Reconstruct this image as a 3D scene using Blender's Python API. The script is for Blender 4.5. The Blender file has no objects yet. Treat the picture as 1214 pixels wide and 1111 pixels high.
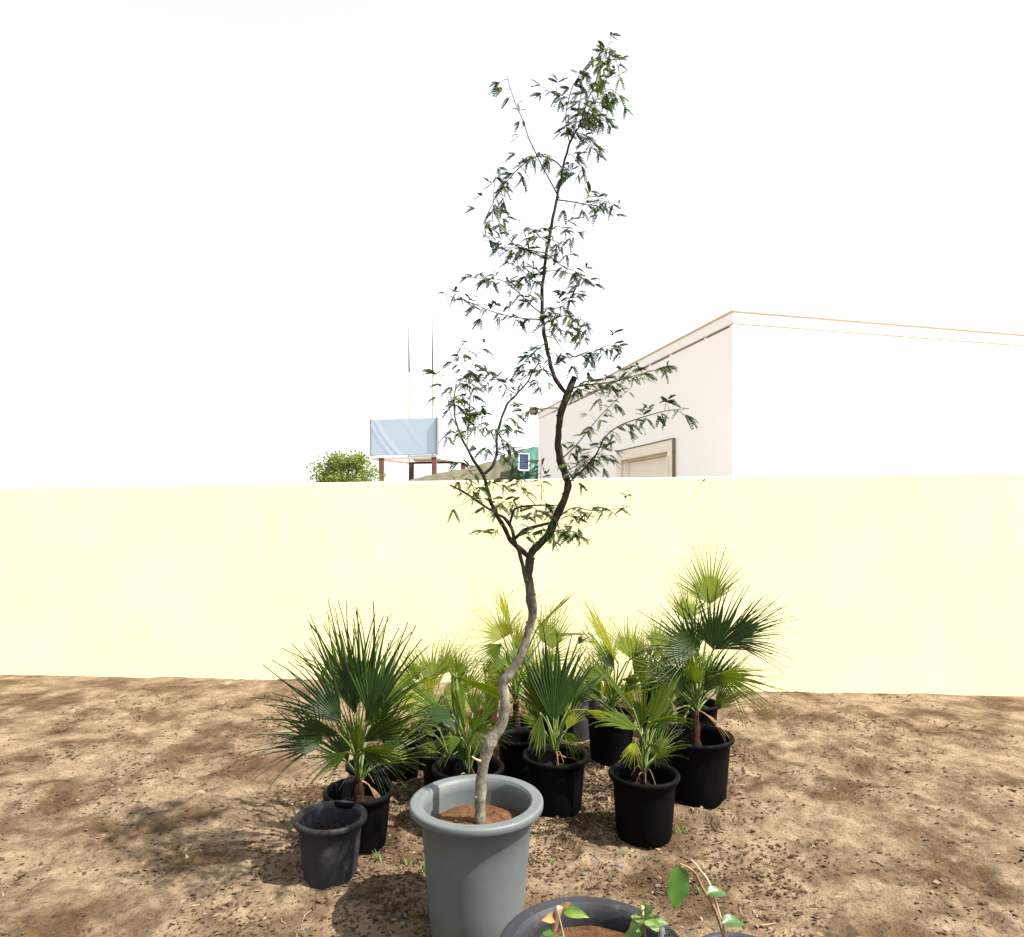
import bpy, math, random
from mathutils import Vector, Matrix, noise

random.seed(7)
R = math.radians
scene = bpy.context.scene
col = scene.collection

# ------------------------------------------------------------------ camera
F = 800.0            # focal length in photo pixels (photo 1214 x 1111)
CX, HY = 607.0, 610.0  # principal column, horizon row
EYE = 1.5
cam = bpy.data.cameras.new('camera')
cam.sensor_fit = 'HORIZONTAL'; cam.sensor_width = 36.0
cam.lens = F / 1214.0 * 36.0
cam.shift_y = (HY - 555.5) / 1214.0
cam.clip_start = 0.05; cam.clip_end = 2000
camo = bpy.data.objects.new('camera', cam); col.objects.link(camo)
camo.location = (0, 0, EYE); camo.rotation_euler = (R(90), 0, 0)
scene.camera = camo

# ------------------------------------------------------------------ sky, sun, exposure
SUN_EL, SUN_AZ = 54.0, 110.0     # azimuth clockwise from +Y (the view direction): right, a little to the front
world = bpy.data.worlds.new('World'); scene.world = world
world.use_nodes = True
wn = world.node_tree.nodes; wl = world.node_tree.links
bg = wn['Background']
sky = wn.new('ShaderNodeTexSky'); sky.sky_type = 'NISHITA'; sky.sun_disc = False
sky.sun_elevation = R(SUN_EL); sky.sun_rotation = R(SUN_AZ)
sky.air_density = 1.0; sky.dust_density = 2.0; sky.ozone_density = 1.0; sky.altitude = 0
hs = wn.new('ShaderNodeHueSaturation'); hs.inputs['Saturation'].default_value = 0.22      # milky desert haze: the sky is nearly white
wl.new(sky.outputs['Color'], hs.inputs['Color']); wl.new(hs.outputs['Color'], bg.inputs['Color'])
bg.inputs['Strength'].default_value = 0.13
sun = bpy.data.lights.new('sun', 'SUN'); sun.energy = 5.0; sun.angle = R(0.6); sun.color = (1.0, 0.95, 0.87)
suno = bpy.data.objects.new('sun', sun); col.objects.link(suno)
sd = Vector((math.sin(R(SUN_AZ)) * math.cos(R(SUN_EL)), math.cos(R(SUN_AZ)) * math.cos(R(SUN_EL)), math.sin(R(SUN_EL))))
suno.rotation_euler = (-sd).to_track_quat('-Z', 'Y').to_euler(); suno.location = (6, -3, 12)
scene.view_settings.view_transform = 'Standard'
scene.view_settings.look = 'None'
scene.view_settings.gamma = 1.0
scene.view_settings.use_curve_mapping = False
scene.view_settings.exposure = 1.66
scene.render.resolution_x = 1024; scene.render.resolution_y = 937
scene.render.engine = 'CYCLES'
try:
    scene.cycles.max_bounces = 10; scene.cycles.transparent_max_bounces = 8
except Exception: pass

# ------------------------------------------------------------------ helpers
def at(px, py, D):
    """photo pixel at distance D along the view direction -> point"""
    return Vector(((px - CX) / F * D, D, EYE - (py - HY) / F * D))
def mpp(D): return D / F      # metres per photo pixel at distance D

class MB:
    def __init__(s): s.v = []; s.f = []; s.m = []; s.smooth = []
    def add(s, vs, fs, mat=0, smooth=False):
        o = len(s.v); s.v.extend([tuple(v) for v in vs])
        for f in fs: s.f.append([i + o for i in f]); s.m.append(mat); s.smooth.append(smooth)
    def box(s, c, size, rot=None, mat=0, bev=0.0):
        hx, hy, hz = size[0] / 2, size[1] / 2, size[2] / 2
        c = Vector(c)
        b = min(bev, hx * .9, hy * .9, hz * .9)
        if b <= 0:
            vs = [Vector((x, y, z)) for z in (-hz, hz) for y in (-hy, hy) for x in (-hx, hx)]
            fs = [(0, 2, 3, 1), (4, 5, 7, 6), (0, 1, 5, 4), (2, 6, 7, 3), (0, 4, 6, 2), (1, 3, 7, 5)]
        else:
            vs = []
            def ring(z, i): return [Vector((-hx + i + b, -hy + i, z)), Vector((hx - i - b, -hy + i, z)), Vector((hx - i, -hy + i + b, z)), Vector((hx - i, hy - i - b, z)),
                                    Vector((hx - i - b, hy - i, z)), Vector((-hx + i + b, hy - i, z)), Vector((-hx + i, hy - i - b, z)), Vector((-hx + i, -hy + i + b, z))]
            for z, i in ((-hz, b * .7), (-hz + b, 0), (hz - b, 0), (hz, b * .7)): vs += ring(z, i)
            fs = [tuple(reversed(range(8))), tuple(range(24, 32))]
            for k in range(3):
                for j in range(8): fs.append((k * 8 + j, k * 8 + (j + 1) % 8, (k + 1) * 8 + (j + 1) % 8, (k + 1) * 8 + j))
        if rot is not None: vs = [rot @ v for v in vs]
        s.add([v + c for v in vs], fs, mat)
    def tube(s, pts, rads, n=8, mat=0, cap=True, wob=0.0):
        pts = [Vector(p) for p in pts]; m = len(pts)
        vs = []; fs = []; ref = Vector((0.31, -0.82, 0.47)).normalized(); u = None
        for i, p in enumerate(pts):
            t = (pts[min(i + 1, m - 1)] - pts[max(i - 1, 0)])
            t = t.normalized() if t.length > 1e-9 else Vector((0, 0, 1))
            if u is None:
                u = ref - t * ref.dot(t)
                if u.length < .1: u = Vector((1, 0, 0)) - t * t.x
            else: u = u - t * u.dot(t)
            u.normalize(); w = t.cross(u)
            for k in range(n):
                a = 2 * math.pi * k / n
                r = rads[i]
                if wob: r *= 1 + wob * noise.noise(Vector((p.x * 37 + math.cos(a) * 1.3, p.y * 37 + math.sin(a) * 1.3, p.z * 30)))
                vs.append(p + (u * math.cos(a) + w * math.sin(a)) * r)
        for i in range(m - 1):
            for k in range(n): fs.append((i * n + k, i * n + (k + 1) % n, (i + 1) * n + (k + 1) % n, (i + 1) * n + k))
        if cap: fs.append(tuple(reversed(range(n)))); fs.append(tuple(range((m - 1) * n, m * n)))
        s.add(vs, fs, mat, True)
    def lathe(s, prof, n=48, mat=0, center=(0, 0, 0), close=False):
        vs = []; fs = []; c = Vector(center)
        for r, z in prof:
            for k in range(n):
                a = 2 * math.pi * k / n; vs.append(c + Vector((r * math.cos(a), r * math.sin(a), z)))
        m = len(prof)
        for i in range(m - 1):
            for k in range(n): fs.append((i * n + k, i * n + (k + 1) % n, (i + 1) * n + (k + 1) % n, (i + 1) * n + k))
        s.add(vs, fs, mat, True)
    def mesh(s, name):
        me = bpy.data.meshes.new(name); me.from_pydata(s.v, [], s.f)
        me.polygons.foreach_set('material_index', s.m)
        me.polygons.foreach_set('use_smooth', s.smooth)
        me.update(); return me
    def build(s, name, mats, parent=None, loc=None):
        me = s.mesh(name)
        for m in (mats if isinstance(mats, (list, tuple)) else [mats]): me.materials.append(m)
        return link(name, me, parent, loc)

def link(name, me, parent=None, loc=None):
    o = bpy.data.objects.new(name, me); col.objects.link(o)
    if parent is not None:
        o.parent = parent
        o.matrix_parent_inverse = Matrix.Translation(parent.location).inverted() if parent.parent is None and parent.type == 'EMPTY' else Matrix.Identity(4)
    if loc is not None: o.location = loc
    return o
def tag(o, label, cat, group=None, kind=None):
    if label: o['label'] = label
    if cat: o['category'] = cat
    if group: o['group'] = group
    if kind: o['kind'] = kind
    return o
def thing(name, loc, label, cat, group=None):
    o = bpy.data.objects.new(name, None); col.objects.link(o); o.location = loc
    o.empty_display_size = .1
    return tag(o, label, cat, group)
def catmull(pts, sub=4):
    """pts: list of tuples (any length); returns a smooth resample"""
    P = [Vector(p) for p in pts]; out = []
    for i in range(len(P) - 1):
        p0, p1, p2, p3 = P[max(i - 1, 0)], P[i], P[i + 1], P[min(i + 2, len(P) - 1)]
        for k in range(sub):
            t = k / sub
            out.append(0.5 * ((2 * p1) + (p2 - p0) * t + (2 * p0 - 5 * p1 + 4 * p2 - p3) * t * t + (3 * p1 - p0 - 3 * p2 + p3) * t ** 3))
    out.append(P[-1]); return out

# ------------------------------------------------------------------ materials
def mat_base(name):
    m = bpy.data.materials.new(name); m.use_nodes = True
    nt = m.node_tree; b = nt.nodes['Principled BSDF']; return m, nt, b
def ramp(nt, stops, fac):
    r = nt.nodes.new('ShaderNodeValToRGB'); e = r.color_ramp.elements
    e[0].position, e[0].color = stops[0][0], (*stops[0][1], 1)
    e[1].position, e[1].color = stops[-1][0], (*stops[-1][1], 1)
    for p, c in stops[1:-1]:
        q = e.new(p); q.color = (*c, 1)
    nt.links.new(fac, r.inputs['Fac']); return r.outputs['Color']
def nz(nt, scale, detail=6, rough=.6, vec=None, dist=0):
    n = nt.nodes.new('ShaderNodeTexNoise'); n.inputs['Scale'].default_value = scale
    n.inputs['Detail'].default_value = detail; n.inputs['Roughness'].default_value = rough; n.inputs['Distortion'].default_value = dist
    if vec is not None: nt.links.new(vec, n.inputs['Vector'])
    return n.outputs['Fac']
def coord(nt, kind='Object', scale=None):
    c = nt.nodes.new('ShaderNodeTexCoord').outputs[kind]
    if scale:
        mp = nt.nodes.new('ShaderNodeMapping'); mp.inputs['Scale'].default_value = scale
        nt.links.new(c, mp.inputs['Vector']); c = mp.outputs['Vector']
    return c
def bump(nt, b, h, strength=.3, dist=.01):
    bp = nt.nodes.new('ShaderNodeBump'); bp.inputs['Strength'].default_value = strength; bp.inputs['Distance'].default_value = dist
    nt.links.new(h, bp.inputs['Height']); nt.links.new(bp.outputs['Normal'], b.inputs['Normal'])
def mixc(nt, fac, a, b, mode='MIX'):
    m = nt.nodes.new('ShaderNodeMix'); m.data_type = 'RGBA'; m.blend_type = mode
    if isinstance(fac, float): m.inputs['Factor'].default_value = fac
    else: nt.links.new(fac, m.inputs['Factor'])
    for i, x in ((6, a), (7, b)):
        if isinstance(x, tuple): m.inputs[i].default_value = (*x, 1)
        else: nt.links.new(x, m.inputs[i])
    return m.outputs[2]

def simple(name, c1, c2, scale=8, rough=.7, spec=.3, bs=.2, bd=.004, stretch=None, metal=0):
    m, nt, b = mat_base(name)
    v = coord(nt, 'Object', stretch)
    n = nz(nt, scale, 7, .65, v)
    nt.links.new(ramp(nt, [(.3, c1), (.7, c2)], n), b.inputs['Base Color'])
    b.inputs['Roughness'].default_value = rough; b.inputs['Specular IOR Level'].default_value = spec; b.inputs['Metallic'].default_value = metal
    if bs: bump(nt, b, nz(nt, scale * 6, 5, .7, v), bs, bd)
    return m

def mat_sand():
    m, nt, b = mat_base('sand')
    v = coord(nt, 'Object')
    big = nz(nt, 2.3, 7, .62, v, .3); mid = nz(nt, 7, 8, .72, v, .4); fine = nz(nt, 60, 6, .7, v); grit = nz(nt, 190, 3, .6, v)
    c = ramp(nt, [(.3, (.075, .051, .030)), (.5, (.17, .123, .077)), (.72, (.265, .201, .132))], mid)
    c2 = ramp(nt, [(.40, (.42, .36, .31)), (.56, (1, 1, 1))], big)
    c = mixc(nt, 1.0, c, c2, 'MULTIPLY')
    c3 = ramp(nt, [(.36, (.35, .3, .26)), (.48, (1, 1, 1))], fine)
    c = mixc(nt, .85, c, c3, 'MULTIPLY')
    c4 = ramp(nt, [(.33, (.3, .25, .2)), (.42, (1, 1, 1)), (.66, (1, 1, 1)), (.74, (1.5, 1.45, 1.4))], grit)
    c = mixc(nt, .7, c, c4, 'MULTIPLY')
    nt.links.new(c, b.inputs['Base Color']); b.inputs['Roughness'].default_value = .95; b.inputs['Specular IOR Level'].default_value = .1
    ad = nt.nodes.new('ShaderNodeMath'); ad.operation = 'ADD'; nt.links.new(fine, ad.inputs[0])
    ml = nt.nodes.new('ShaderNodeMath'); ml.operation = 'MULTIPLY'; ml.inputs[1].default_value = .4; nt.links.new(grit, ml.inputs[0]); nt.links.new(ml.outputs[0], ad.inputs[1])
    bump(nt, b, ad.outputs[0], .9, .018)
    return m
def mat_wall(name, c1, c2, stain, sscale=1.6):
    m, nt, b = mat_base(name)
    v = coord(nt, 'Object')
    n = nz(nt, 2.2, 8, .6, v)
    c = ramp(nt, [(.3, c1), (.7, c2)], n)
    st = nz(nt, sscale, 9, .68, coord(nt, 'Object', (1, 1, .45)), .8)
    f = nt.nodes.new('ShaderNodeMapRange'); f.inputs[1].default_value = .60; f.inputs[2].default_value = .80; f.inputs[4].default_value = .5
    nt.links.new(st, f.inputs[0])
    c = mixc(nt, f.outputs[0], c, stain)
    nt.links.new(c, b.inputs['Base Color']); b.inputs['Roughness'].default_value = .9; b.inputs['Specular IOR Level'].default_value = .15
    bump(nt, b, nz(nt, 40, 8, .7, v), .25, .006)
    return m
def mat_plastic(name, c1, c2, rough=.45, spec=.35, dust=(.25, .19, .12), dustamt=.25):
    m, nt, b = mat_base(name)
    v = coord(nt, 'Object')
    c = ramp(nt, [(.3, c1), (.7, c2)], nz(nt, 5, 6, .6, v))
    d = nz(nt, 14, 9, .75, v, .5)
    f = nt.nodes.new('ShaderNodeMapRange'); f.inputs[1].default_value = .56; f.inputs[2].default_value = .82; f.inputs[4].default_value = dustamt
    nt.links.new(d, f.inputs[0])
    c = mixc(nt, f.outputs[0], c, dust)
    nt.links.new(c, b.inputs['Base Color'])
    r = nt.nodes.new('ShaderNodeMapRange'); r.inputs[3].default_value = rough - .1; r.inputs[4].default_value = rough + .25
    nt.links.new(nz(nt, 9, 6, .7, v), r.inputs[0]); nt.links.new(r.outputs[0], b.inputs['Roughness'])
    b.inputs['Specular IOR Level'].default_value = spec
    bump(nt, b, nz(nt, 70, 4, .6, v), .06, .003)
    return m
def mat_leaf(name, c1, c2, trans=.35, tcol=None, rough=.5, scale=30, spec=.35, var=.35):
    m, nt, b = mat_base(name)
    v = coord(nt, 'Object')
    geo = nt.nodes.new('ShaderNodeNewGeometry').outputs['Random Per Island']
    oi = nt.nodes.new('ShaderNodeObjectInfo').outputs['Random']
    base = ramp(nt, [(.25, c1), (.75, c2)], nz(nt, scale, 5, .6, v))
    vr = ramp(nt, [(0, (1 - var,) * 3), (1, (1 + var, 1 + var, 1 + var * .6))], geo)
    base = mixc(nt, 1.0, base, vr, 'MULTIPLY')
    vr2 = ramp(nt, [(0, (.8, .8, .85)), (1, (1.2, 1.15, 1.0))], oi)
    base = mixc(nt, 1.0, base, vr2, 'MULTIPLY')
    nt.links.new(base, b.inputs['Base Color']); b.inputs['Roughness'].default_value = rough; b.inputs['Specular IOR Level'].default_value = spec
    if trans:
        tr = nt.nodes.new('ShaderNodeBsdfTranslucent')
        tc = mixc(nt, 1.0, base, tcol or (1.6, 1.5, .6), 'MULTIPLY'); nt.links.new(tc, tr.inputs['Color'])
        mx = nt.nodes.new('ShaderNodeMixShader'); mx.inputs[0].default_value = trans
        nt.links.new(b.outputs[0], mx.inputs[1]); nt.links.new(tr.outputs[0], mx.inputs[2])
        nt.links.new(mx.outputs[0], nt.nodes['Material Output'].inputs['Surface'])
    return m
def mat_bark():
    m, nt, b = mat_base('bark')
    v = coord(nt, 'Object'); sv = coord(nt, 'Object', (1, 1, .35))
    pale = ramp(nt, [(.3, (.045, .038, .026)), (.45, (.135, .122, .092)), (.72, (.215, .198, .155))], nz(nt, 26, 8, .7, v, .4))
    dark = ramp(nt, [(.3, (.008, .006, .004)), (.55, (.028, .021, .015)), (.75, (.085, .067, .048))], nz(nt, 60, 8, .7, sv, .6))
    sep = nt.nodes.new('ShaderNodeSeparateXYZ'); nt.links.new(v, sep.inputs[0])
    ad = nt.nodes.new('ShaderNodeMath'); ad.operation = 'MULTIPLY_ADD'; ad.inputs[1].default_value = .35
    nt.links.new(nz(nt, 9, 5, .6, v), ad.inputs[0]); nt.links.new(sep.outputs[2], ad.inputs[2])
    mr = nt.nodes.new('ShaderNodeMapRange'); mr.inputs[1].default_value = 1.18; mr.inputs[2].default_value = 1.5
    nt.links.new(ad.outputs[0], mr.inputs[0])
    vo = nt.nodes.new('ShaderNodeTexVoronoi'); vo.inputs['Scale'].default_value = 42; nt.links.new(coord(nt, 'Object', (1, 1, 1.6)), vo.inputs['Vector'])
    scar = ramp(nt, [(.10, (.25, .2, .16)), (.22, (1, 1, 1))], vo.outputs['Distance'])
    band = ramp(nt, [(.42, (.62, .58, .52)), (.56, (1, 1, 1))], nz(nt, 7, 6, .65, v, .6))
    pale = mixc(nt, .8, pale, scar, 'MULTIPLY'); pale = mixc(nt, .9, pale, band, 'MULTIPLY')
    nt.links.new(mixc(nt, mr.outputs[0], pale, dark), b.inputs['Base Color'])
    b.inputs['Roughness'].default_value = .85; b.inputs['Specular IOR Level'].default_value = .2
    bump(nt, b, nz(nt, 70, 7, .7, sv), .8, .006)
    return m

M = {}
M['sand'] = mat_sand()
M['wall'] = mat_wall('cream_plaster', (.80, .74, .40), (.86, .80, .46), (.74, .58, .30))
M['coping'] = mat_wall('coping_plaster', (.80, .76, .58), (.86, .82, .66), (.6, .5, .34))
M['bwall'] = mat_wall('pale_pink_plaster', (.96, .925, .89), (.97, .94, .91), (.93, .87, .82), .9)
M['btrim'] = simple('tan_trim', (.76, .66, .55), (.82, .73, .62), 6, .8, .2)
M['bdoor'] = simple('beige_shutter', (.84, .74, .62), (.88, .79, .68), 3, .7, .2)
M['bdark'] = simple('grey_gap', (.14, .11, .09), (.22, .18, .15), 14, .9, .1)
M['grey_pot'] = mat_plastic('grey_plastic', (.058, .067, .066), (.074, .084, .083), .5, .35, (.30, .27, .2), .22)
M['black_pot'] = mat_plastic('black_plastic', (.0010, .0010, .0012), (.002, .002, .0023), .55, .05, (.05, .04, .03), .12)
M['worn_pot'] = mat_plastic('worn_black_plastic', (.010, .0105, .0125), (.021, .022, .026), .5, .2, (.16, .13, .09), .5)
M['soil'] = simple('red_brown_soil', (.05, .023, .010), (.165, .082, .040), 30, .95, .1, .9, .02)
M['dsoil'] = simple('dark_soil', (.006, .0045, .0035), (.03, .021, .014), 40, .95, .1, .9, .02)
M['bark'] = mat_bark()
M['twig'] = simple('green_brown_twig', (.05, .045, .025), (.13, .11, .06), 40, .8, .2, .2)
M['acacia'] = mat_leaf('acacia_leaf', (.015, .033, .008), (.032, .055, .015), .2, (1.3, 1.4, .6), .55, 60, .3, .5)
M['acacia_tip'] = mat_leaf('young_acacia_leaf', (.05, .095, .012), (.085, .125, .02), .3, (1.3, 1.3, .6), .55, 60, .3, .4)
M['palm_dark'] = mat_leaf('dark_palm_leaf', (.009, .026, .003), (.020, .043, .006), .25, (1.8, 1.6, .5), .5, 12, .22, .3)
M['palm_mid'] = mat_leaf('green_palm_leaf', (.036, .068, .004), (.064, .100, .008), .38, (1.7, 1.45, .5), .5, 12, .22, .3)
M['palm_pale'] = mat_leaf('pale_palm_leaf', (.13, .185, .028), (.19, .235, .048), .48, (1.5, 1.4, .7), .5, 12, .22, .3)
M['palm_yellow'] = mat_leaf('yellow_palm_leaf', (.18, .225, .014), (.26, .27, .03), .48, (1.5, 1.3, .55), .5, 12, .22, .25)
M['palm_dry'] = mat_leaf('dry_palm_leaf', (.13, .075, .036), (.24, .155, .08), .2, (1, 1, 1), .8, 20, .1, .4)
M['petiole'] = simple('green_petiole', (.05, .085, .016), (.10, .14, .03), 20, .5, .35, .1)
M['fibre'] = simple('red_brown_fibre', (.012, .005, .0035), (.052, .021, .013), 60, .9, .1, .8, .01, (1, 1, .2))
M['broadleaf'] = mat_leaf('broad_leaf', (.022, .065, .012), (.045, .10, .02), .28, (1.5, 1.5, .5), .4, 25, .35, .2)
M['stem'] = simple('brown_stem', (.10, .055, .03), (.22, .13, .075), 50, .8, .2, .4)
M['straw'] = simple('dry_straw', (.22, .17, .09), (.36, .29, .18), 40, .8, .2, 0)
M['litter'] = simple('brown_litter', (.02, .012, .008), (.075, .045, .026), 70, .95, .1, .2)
M['pebble'] = simple('grey_pebble', (.05, .048, .045), (.13, .125, .12), 25, .85, .2, .4)
M['chip'] = simple('tan_chip', (.10, .07, .043), (.19, .14, .09), 40, .9, .1, .2)
M['weed'] = mat_leaf('weed_leaf', (.055, .11, .018), (.10, .16, .03), .35, None, .5, 30)
M['bush'] = mat_leaf('bush_leaf', (.11, .16, .05), (.18, .23, .085), .35, (1.3, 1.3, .7), .6, 5, .2, .5)
M['sign_sheet'] = simple('pale_blue_sheet', (.36, .46, .55), (.40, .49, .58), .4, .55, .3, .05)
M['white_metal'] = simple('white_metal', (.62, .62, .6), (.72, .72, .7), 4, .5, .4, .05)
M['brown_metal'] = simple('brown_paint', (.085, .03, .024), (.13, .05, .04), 2, .7, .3, .1)
M['rust'] = simple('rusty_steel', (.17, .10, .06), (.28, .19, .12), 3, .8, .2, .1)
M['mast'] = simple('galvanised_mast', (.10, .105, .11), (.14, .145, .15), 1, .6, .4, 0)
M['canvas'] = simple('khaki_canvas', (.06, .06, .038), (.11, .105, .07), 2.2, .9, .1, .3, .02)
M['tarp'] = simple('green_tarp', (.012, .06, .04), (.03, .105, .072), 3, .55, .35, .4, .03)
M['panel_cell'] = simple('solar_cell', (.015, .022, .07), (.03, .04, .11), 6, .25, .5, 0)
M['lamp_glass'] = simple('lamp_glass', (.09, .07, .06), (.13, .10, .085), 6, .3, .5, 0)

# ------------------------------------------------------------------ ground
POT_DENTS = [(at(655, 1008, 3.02), .13), (at(817, 978, 3.28), .14)]
def ground_z(x, y):
    d = math.hypot(x, y - 2.5)
    if d > 12: return 0.0
    k = 1 - max(0, (d - 6) / 6) if d > 6 else 1
    z = .022 * noise.noise(Vector((x * 1.3, y * 1.3, 3.1))) + .016 * noise.noise(Vector((x * 4.2, y * 4.2, 7.7))) + .015 * noise.noise(Vector((x * 11, y * 11, 1.2)))
    z += .010 * noise.noise(Vector((x * 27, y * 27, 5.5)))
    for c, r in POT_DENTS:
        q = math.hypot(x - c.x, y - c.y) / r
        if q < 1.6:      # flat round imprint of a pot with a raised sandy edge
            z *= .35 if q < .9 else .35 + .65 * min(1, (q - .9) / .7)
            z += -.028 if q < .88 else (-.028 + (q - .88) / .14 * .042 if q < 1.02 else .014 * max(0, 1 - (q - 1.02) / .5))
    return z * k
def build_ground():
    def axis(fine0, fine1, step, far):
        a = []; x = fine0
        while x < fine1: a.append(x); x += step
        a.append(fine1)
        g = step
        x = fine1
        hi = []
        while x < far: g *= 1.35; x += g; hi.append(x)
        g = step; x = fine0; lo = []
        while x > -far: g *= 1.35; x -= g; lo.append(x)
        return list(reversed(lo)) + a + hi
    xs = axis(-2.6, 2.6, .02, 900); ys = axis(1.1, 5.2, .02, 900)
    vs = [(x, y, ground_z(x, y)) for y in ys for x in xs]
    n = len(xs); fs = [(j * n + i, j * n + i + 1, (j + 1) * n + i + 1, (j + 1) * n + i) for j in range(len(ys) - 1) for i in range(n - 1)]
    mb = MB(); mb.add(vs, fs, 0, True)
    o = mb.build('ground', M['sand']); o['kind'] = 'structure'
build_ground()

# ------------------------------------------------------------------ perimeter wall
WYAW = math.atan2(-.09, 1)          # right end a little nearer
WC = Vector((0.1, 5.98, 0))
wdir = Vector((math.cos(WYAW), math.sin(WYAW), 0)); wnor = Vector((-wdir.y, wdir.x, 0))   # points away from the camera
def wall_top(u): return 1.807 + .011 * u
def build_wall():
    root = thing('boundary_wall', WC, 'cream yellow plastered boundary wall behind the potted palms', 'wall')
    mb = MB()
    us = [-11 + i * .25 for i in range(85)]
    vs = []; fs = []
    prof = [(-.06, -.2), (-.06, .6), (-.06, 1.2), (-.06, 'a'), (-.052, 'b'), (.09, 'b'), (.09, -.2)]
    for u in us:
        for k, (w, z) in enumerate(prof):
            zz = wall_top(u) - .012 if z == 'a' else wall_top(u) if z == 'b' else z
            ww = w
            if w < 0: ww += .008 * noise.noise(Vector((u * .9, (zz) * .9, 2))) + .003 * noise.noise(Vector((u * 4, zz * 4, 9)))
            if z in ('a', 'b'): zz += .008 * noise.noise(Vector((u * 2.3, 4, 4)))
            p = WC + wdir * u + wnor * ww; vs.append((p.x, p.y, zz))
    m = len(prof)
    for i in range(len(us) - 1):
        for k in range(m - 1): fs.append((i * m + k, (i + 1) * m + k, (i + 1) * m + k + 1, i * m + k + 1))
    fs.append(tuple(range(m))); fs.append(tuple(reversed(range((len(us) - 1) * m, len(us) * m))))
    mb.add(vs, fs); mb.build('wall_face', M['wall'], root)
    mb = MB(); p = WC + wdir * 1.55 - wnor * .075
    mb.tube([p + Vector((0, .03, wall_top(1.55) - .03)), p + Vector((0, -.02, wall_top(1.55) - .032)), p + Vector((.004, -.022, wall_top(1.55) - .015))], [.006, .006, .004], 6)
    mb.build('wall_hook', M['bdark'], root)
build_wall()

# ------------------------------------------------------------------ building behind the wall, right
def build_house():
    C0 = Vector((.496, 12.8, 0)); d = Vector((.2425, -.9701, 0)); nrm = Vector((-.9701, -.2425, 0))  # facade runs towards the camera
    LEN = 6.6; H = 3.30
    rot = Matrix((d, -nrm, Vector((0, 0, 1)))).transposed()       # local x = along facade, y = into the building
    root = thing('house', C0, 'pale cream flat roofed building rising behind the boundary wall', 'building')
    def P(u, w, z): return C0 + d * u - nrm * w + Vector((0, 0, z))
    mb = MB()
    # facade with a real opening
    u0, u1, zt = 3.98, 5.32, 2.21
    T = .22; DEP = 4.6
    def slab(ua, ub, wa, wb, za, zb, mbx, bev=0): mbx.box(P((ua + ub) / 2, (wa + wb) / 2, (za + zb) / 2), (ub - ua, wb - wa, zb - za), rot, 0, bev)
    slab(0, u0, 0, T, -.2, H, mb); slab(u1, LEN, 0, T, -.2, H, mb); slab(u0, u1, 0, T, zt, H, mb); slab(u0, u1, 0, T, -.2, .9, mb)
    slab(LEN - T, LEN, T + .001, DEP, -.2, H, mb); slab(0, T, T + .001, DEP, -.2, H, mb); slab(T, LEN - T, DEP - T, DEP - .002, -.2, H, mb)
    mb.build('wall', M['bwall'], root)
    mb = MB(); slab(.0, LEN, .0, DEP, H - .18, H - .02, mb)
    # roof slab, with a shadow gap and a coping band above the facade
    mb = MB(); slab(.02, LEN - .02, .02, DEP - .02, H + .001, H + .012, mb); mb.build('parapet_gap', M['btrim'], root)
    mb = MB(); slab(-.008, LEN + .008, -.008, DEP + .02, H + .012, H + .12, mb, .01); roof = mb.build('roof', M['bwall'], root)
    mb = MB(); slab(-.025, LEN + .025, -.025, DEP + .04, H + .12, H + .14, mb, .008); mb.build('roof_edge', M['btrim'], root)
    # ragged cracks under the coping
    mb = MB(); u = .9
    while u < LEN - .3:
        L = random.uniform(.15, .7)
        if random.random() < .75: slab(u, u + L, -.0035, .01, H - .002 - random.uniform(0, .012), H + random.uniform(-.002, .003), mb)
        u += L + random.uniform(.02, .2)
    mb.build('crack', M['bdark'], root)
    # door frame
    mb = MB(); w = .13
    slab(u0 - w, u0, -.035, .02, .9, zt + w, mb, .006); slab(u1, u1 + w, -.035, .02, .9, zt + w, mb, .006); slab(u0 + .002, u1 - .002, -.034, .02, zt, zt + w, mb, .006)
    fr = mb.build('door_frame', M['bdoor'], root)
    mb = MB(); slab(u0 - w - .012, u1 + w + .012, -.042, .01, zt + w + .001, zt + w + .010, mb); slab(u1 + w + .001, u1 + w + .009, -.04, .01, .9, zt + w, mb); mb.build('drip_edge', M['bdark'], root)
    mb = MB(); k = 0; z = .9
    while z < zt - .001:
        z2 = min(z + .32, zt); slab(u0 + .07, u1 - .07, .07, .10, z + .006, z2, mb, .004); z = z2
    slab(u0, u0 + .07, .05, .11, .9, zt, mb); slab(u1 - .07, u1, .05, .11, .9, zt, mb)
    mb.build('shutter', M['bdoor'], root)
    mb = MB(); slab(u1 + .03, u1 + .055, -.06, -.034, zt - .32, zt - .05, mb, .004); mb.build('hinge', M['btrim'], root)
    # floodlight bracketed on the far corner
    q = at(632.5, 487, 12.78)
    fl = thing('floodlight', q, 'small brown floodlight fixed high on the corner of the pale building', 'lamp')
    mb = MB(); mb.box(q, (.13, .09, .15), None, 0, .012); mb.tube([q + Vector((.0, .02, 0)), q + Vector((.09, .03, .02))], [.012, .012], 6); mb.build('housing', M['brown_metal'], fl)
    mb = MB(); mb.box(q + Vector((-.003, -.047, 0)), (.10, .01, .11), None, 0, .003); mb.build('lens', M['lamp_glass'], fl)
build_house()

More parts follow.
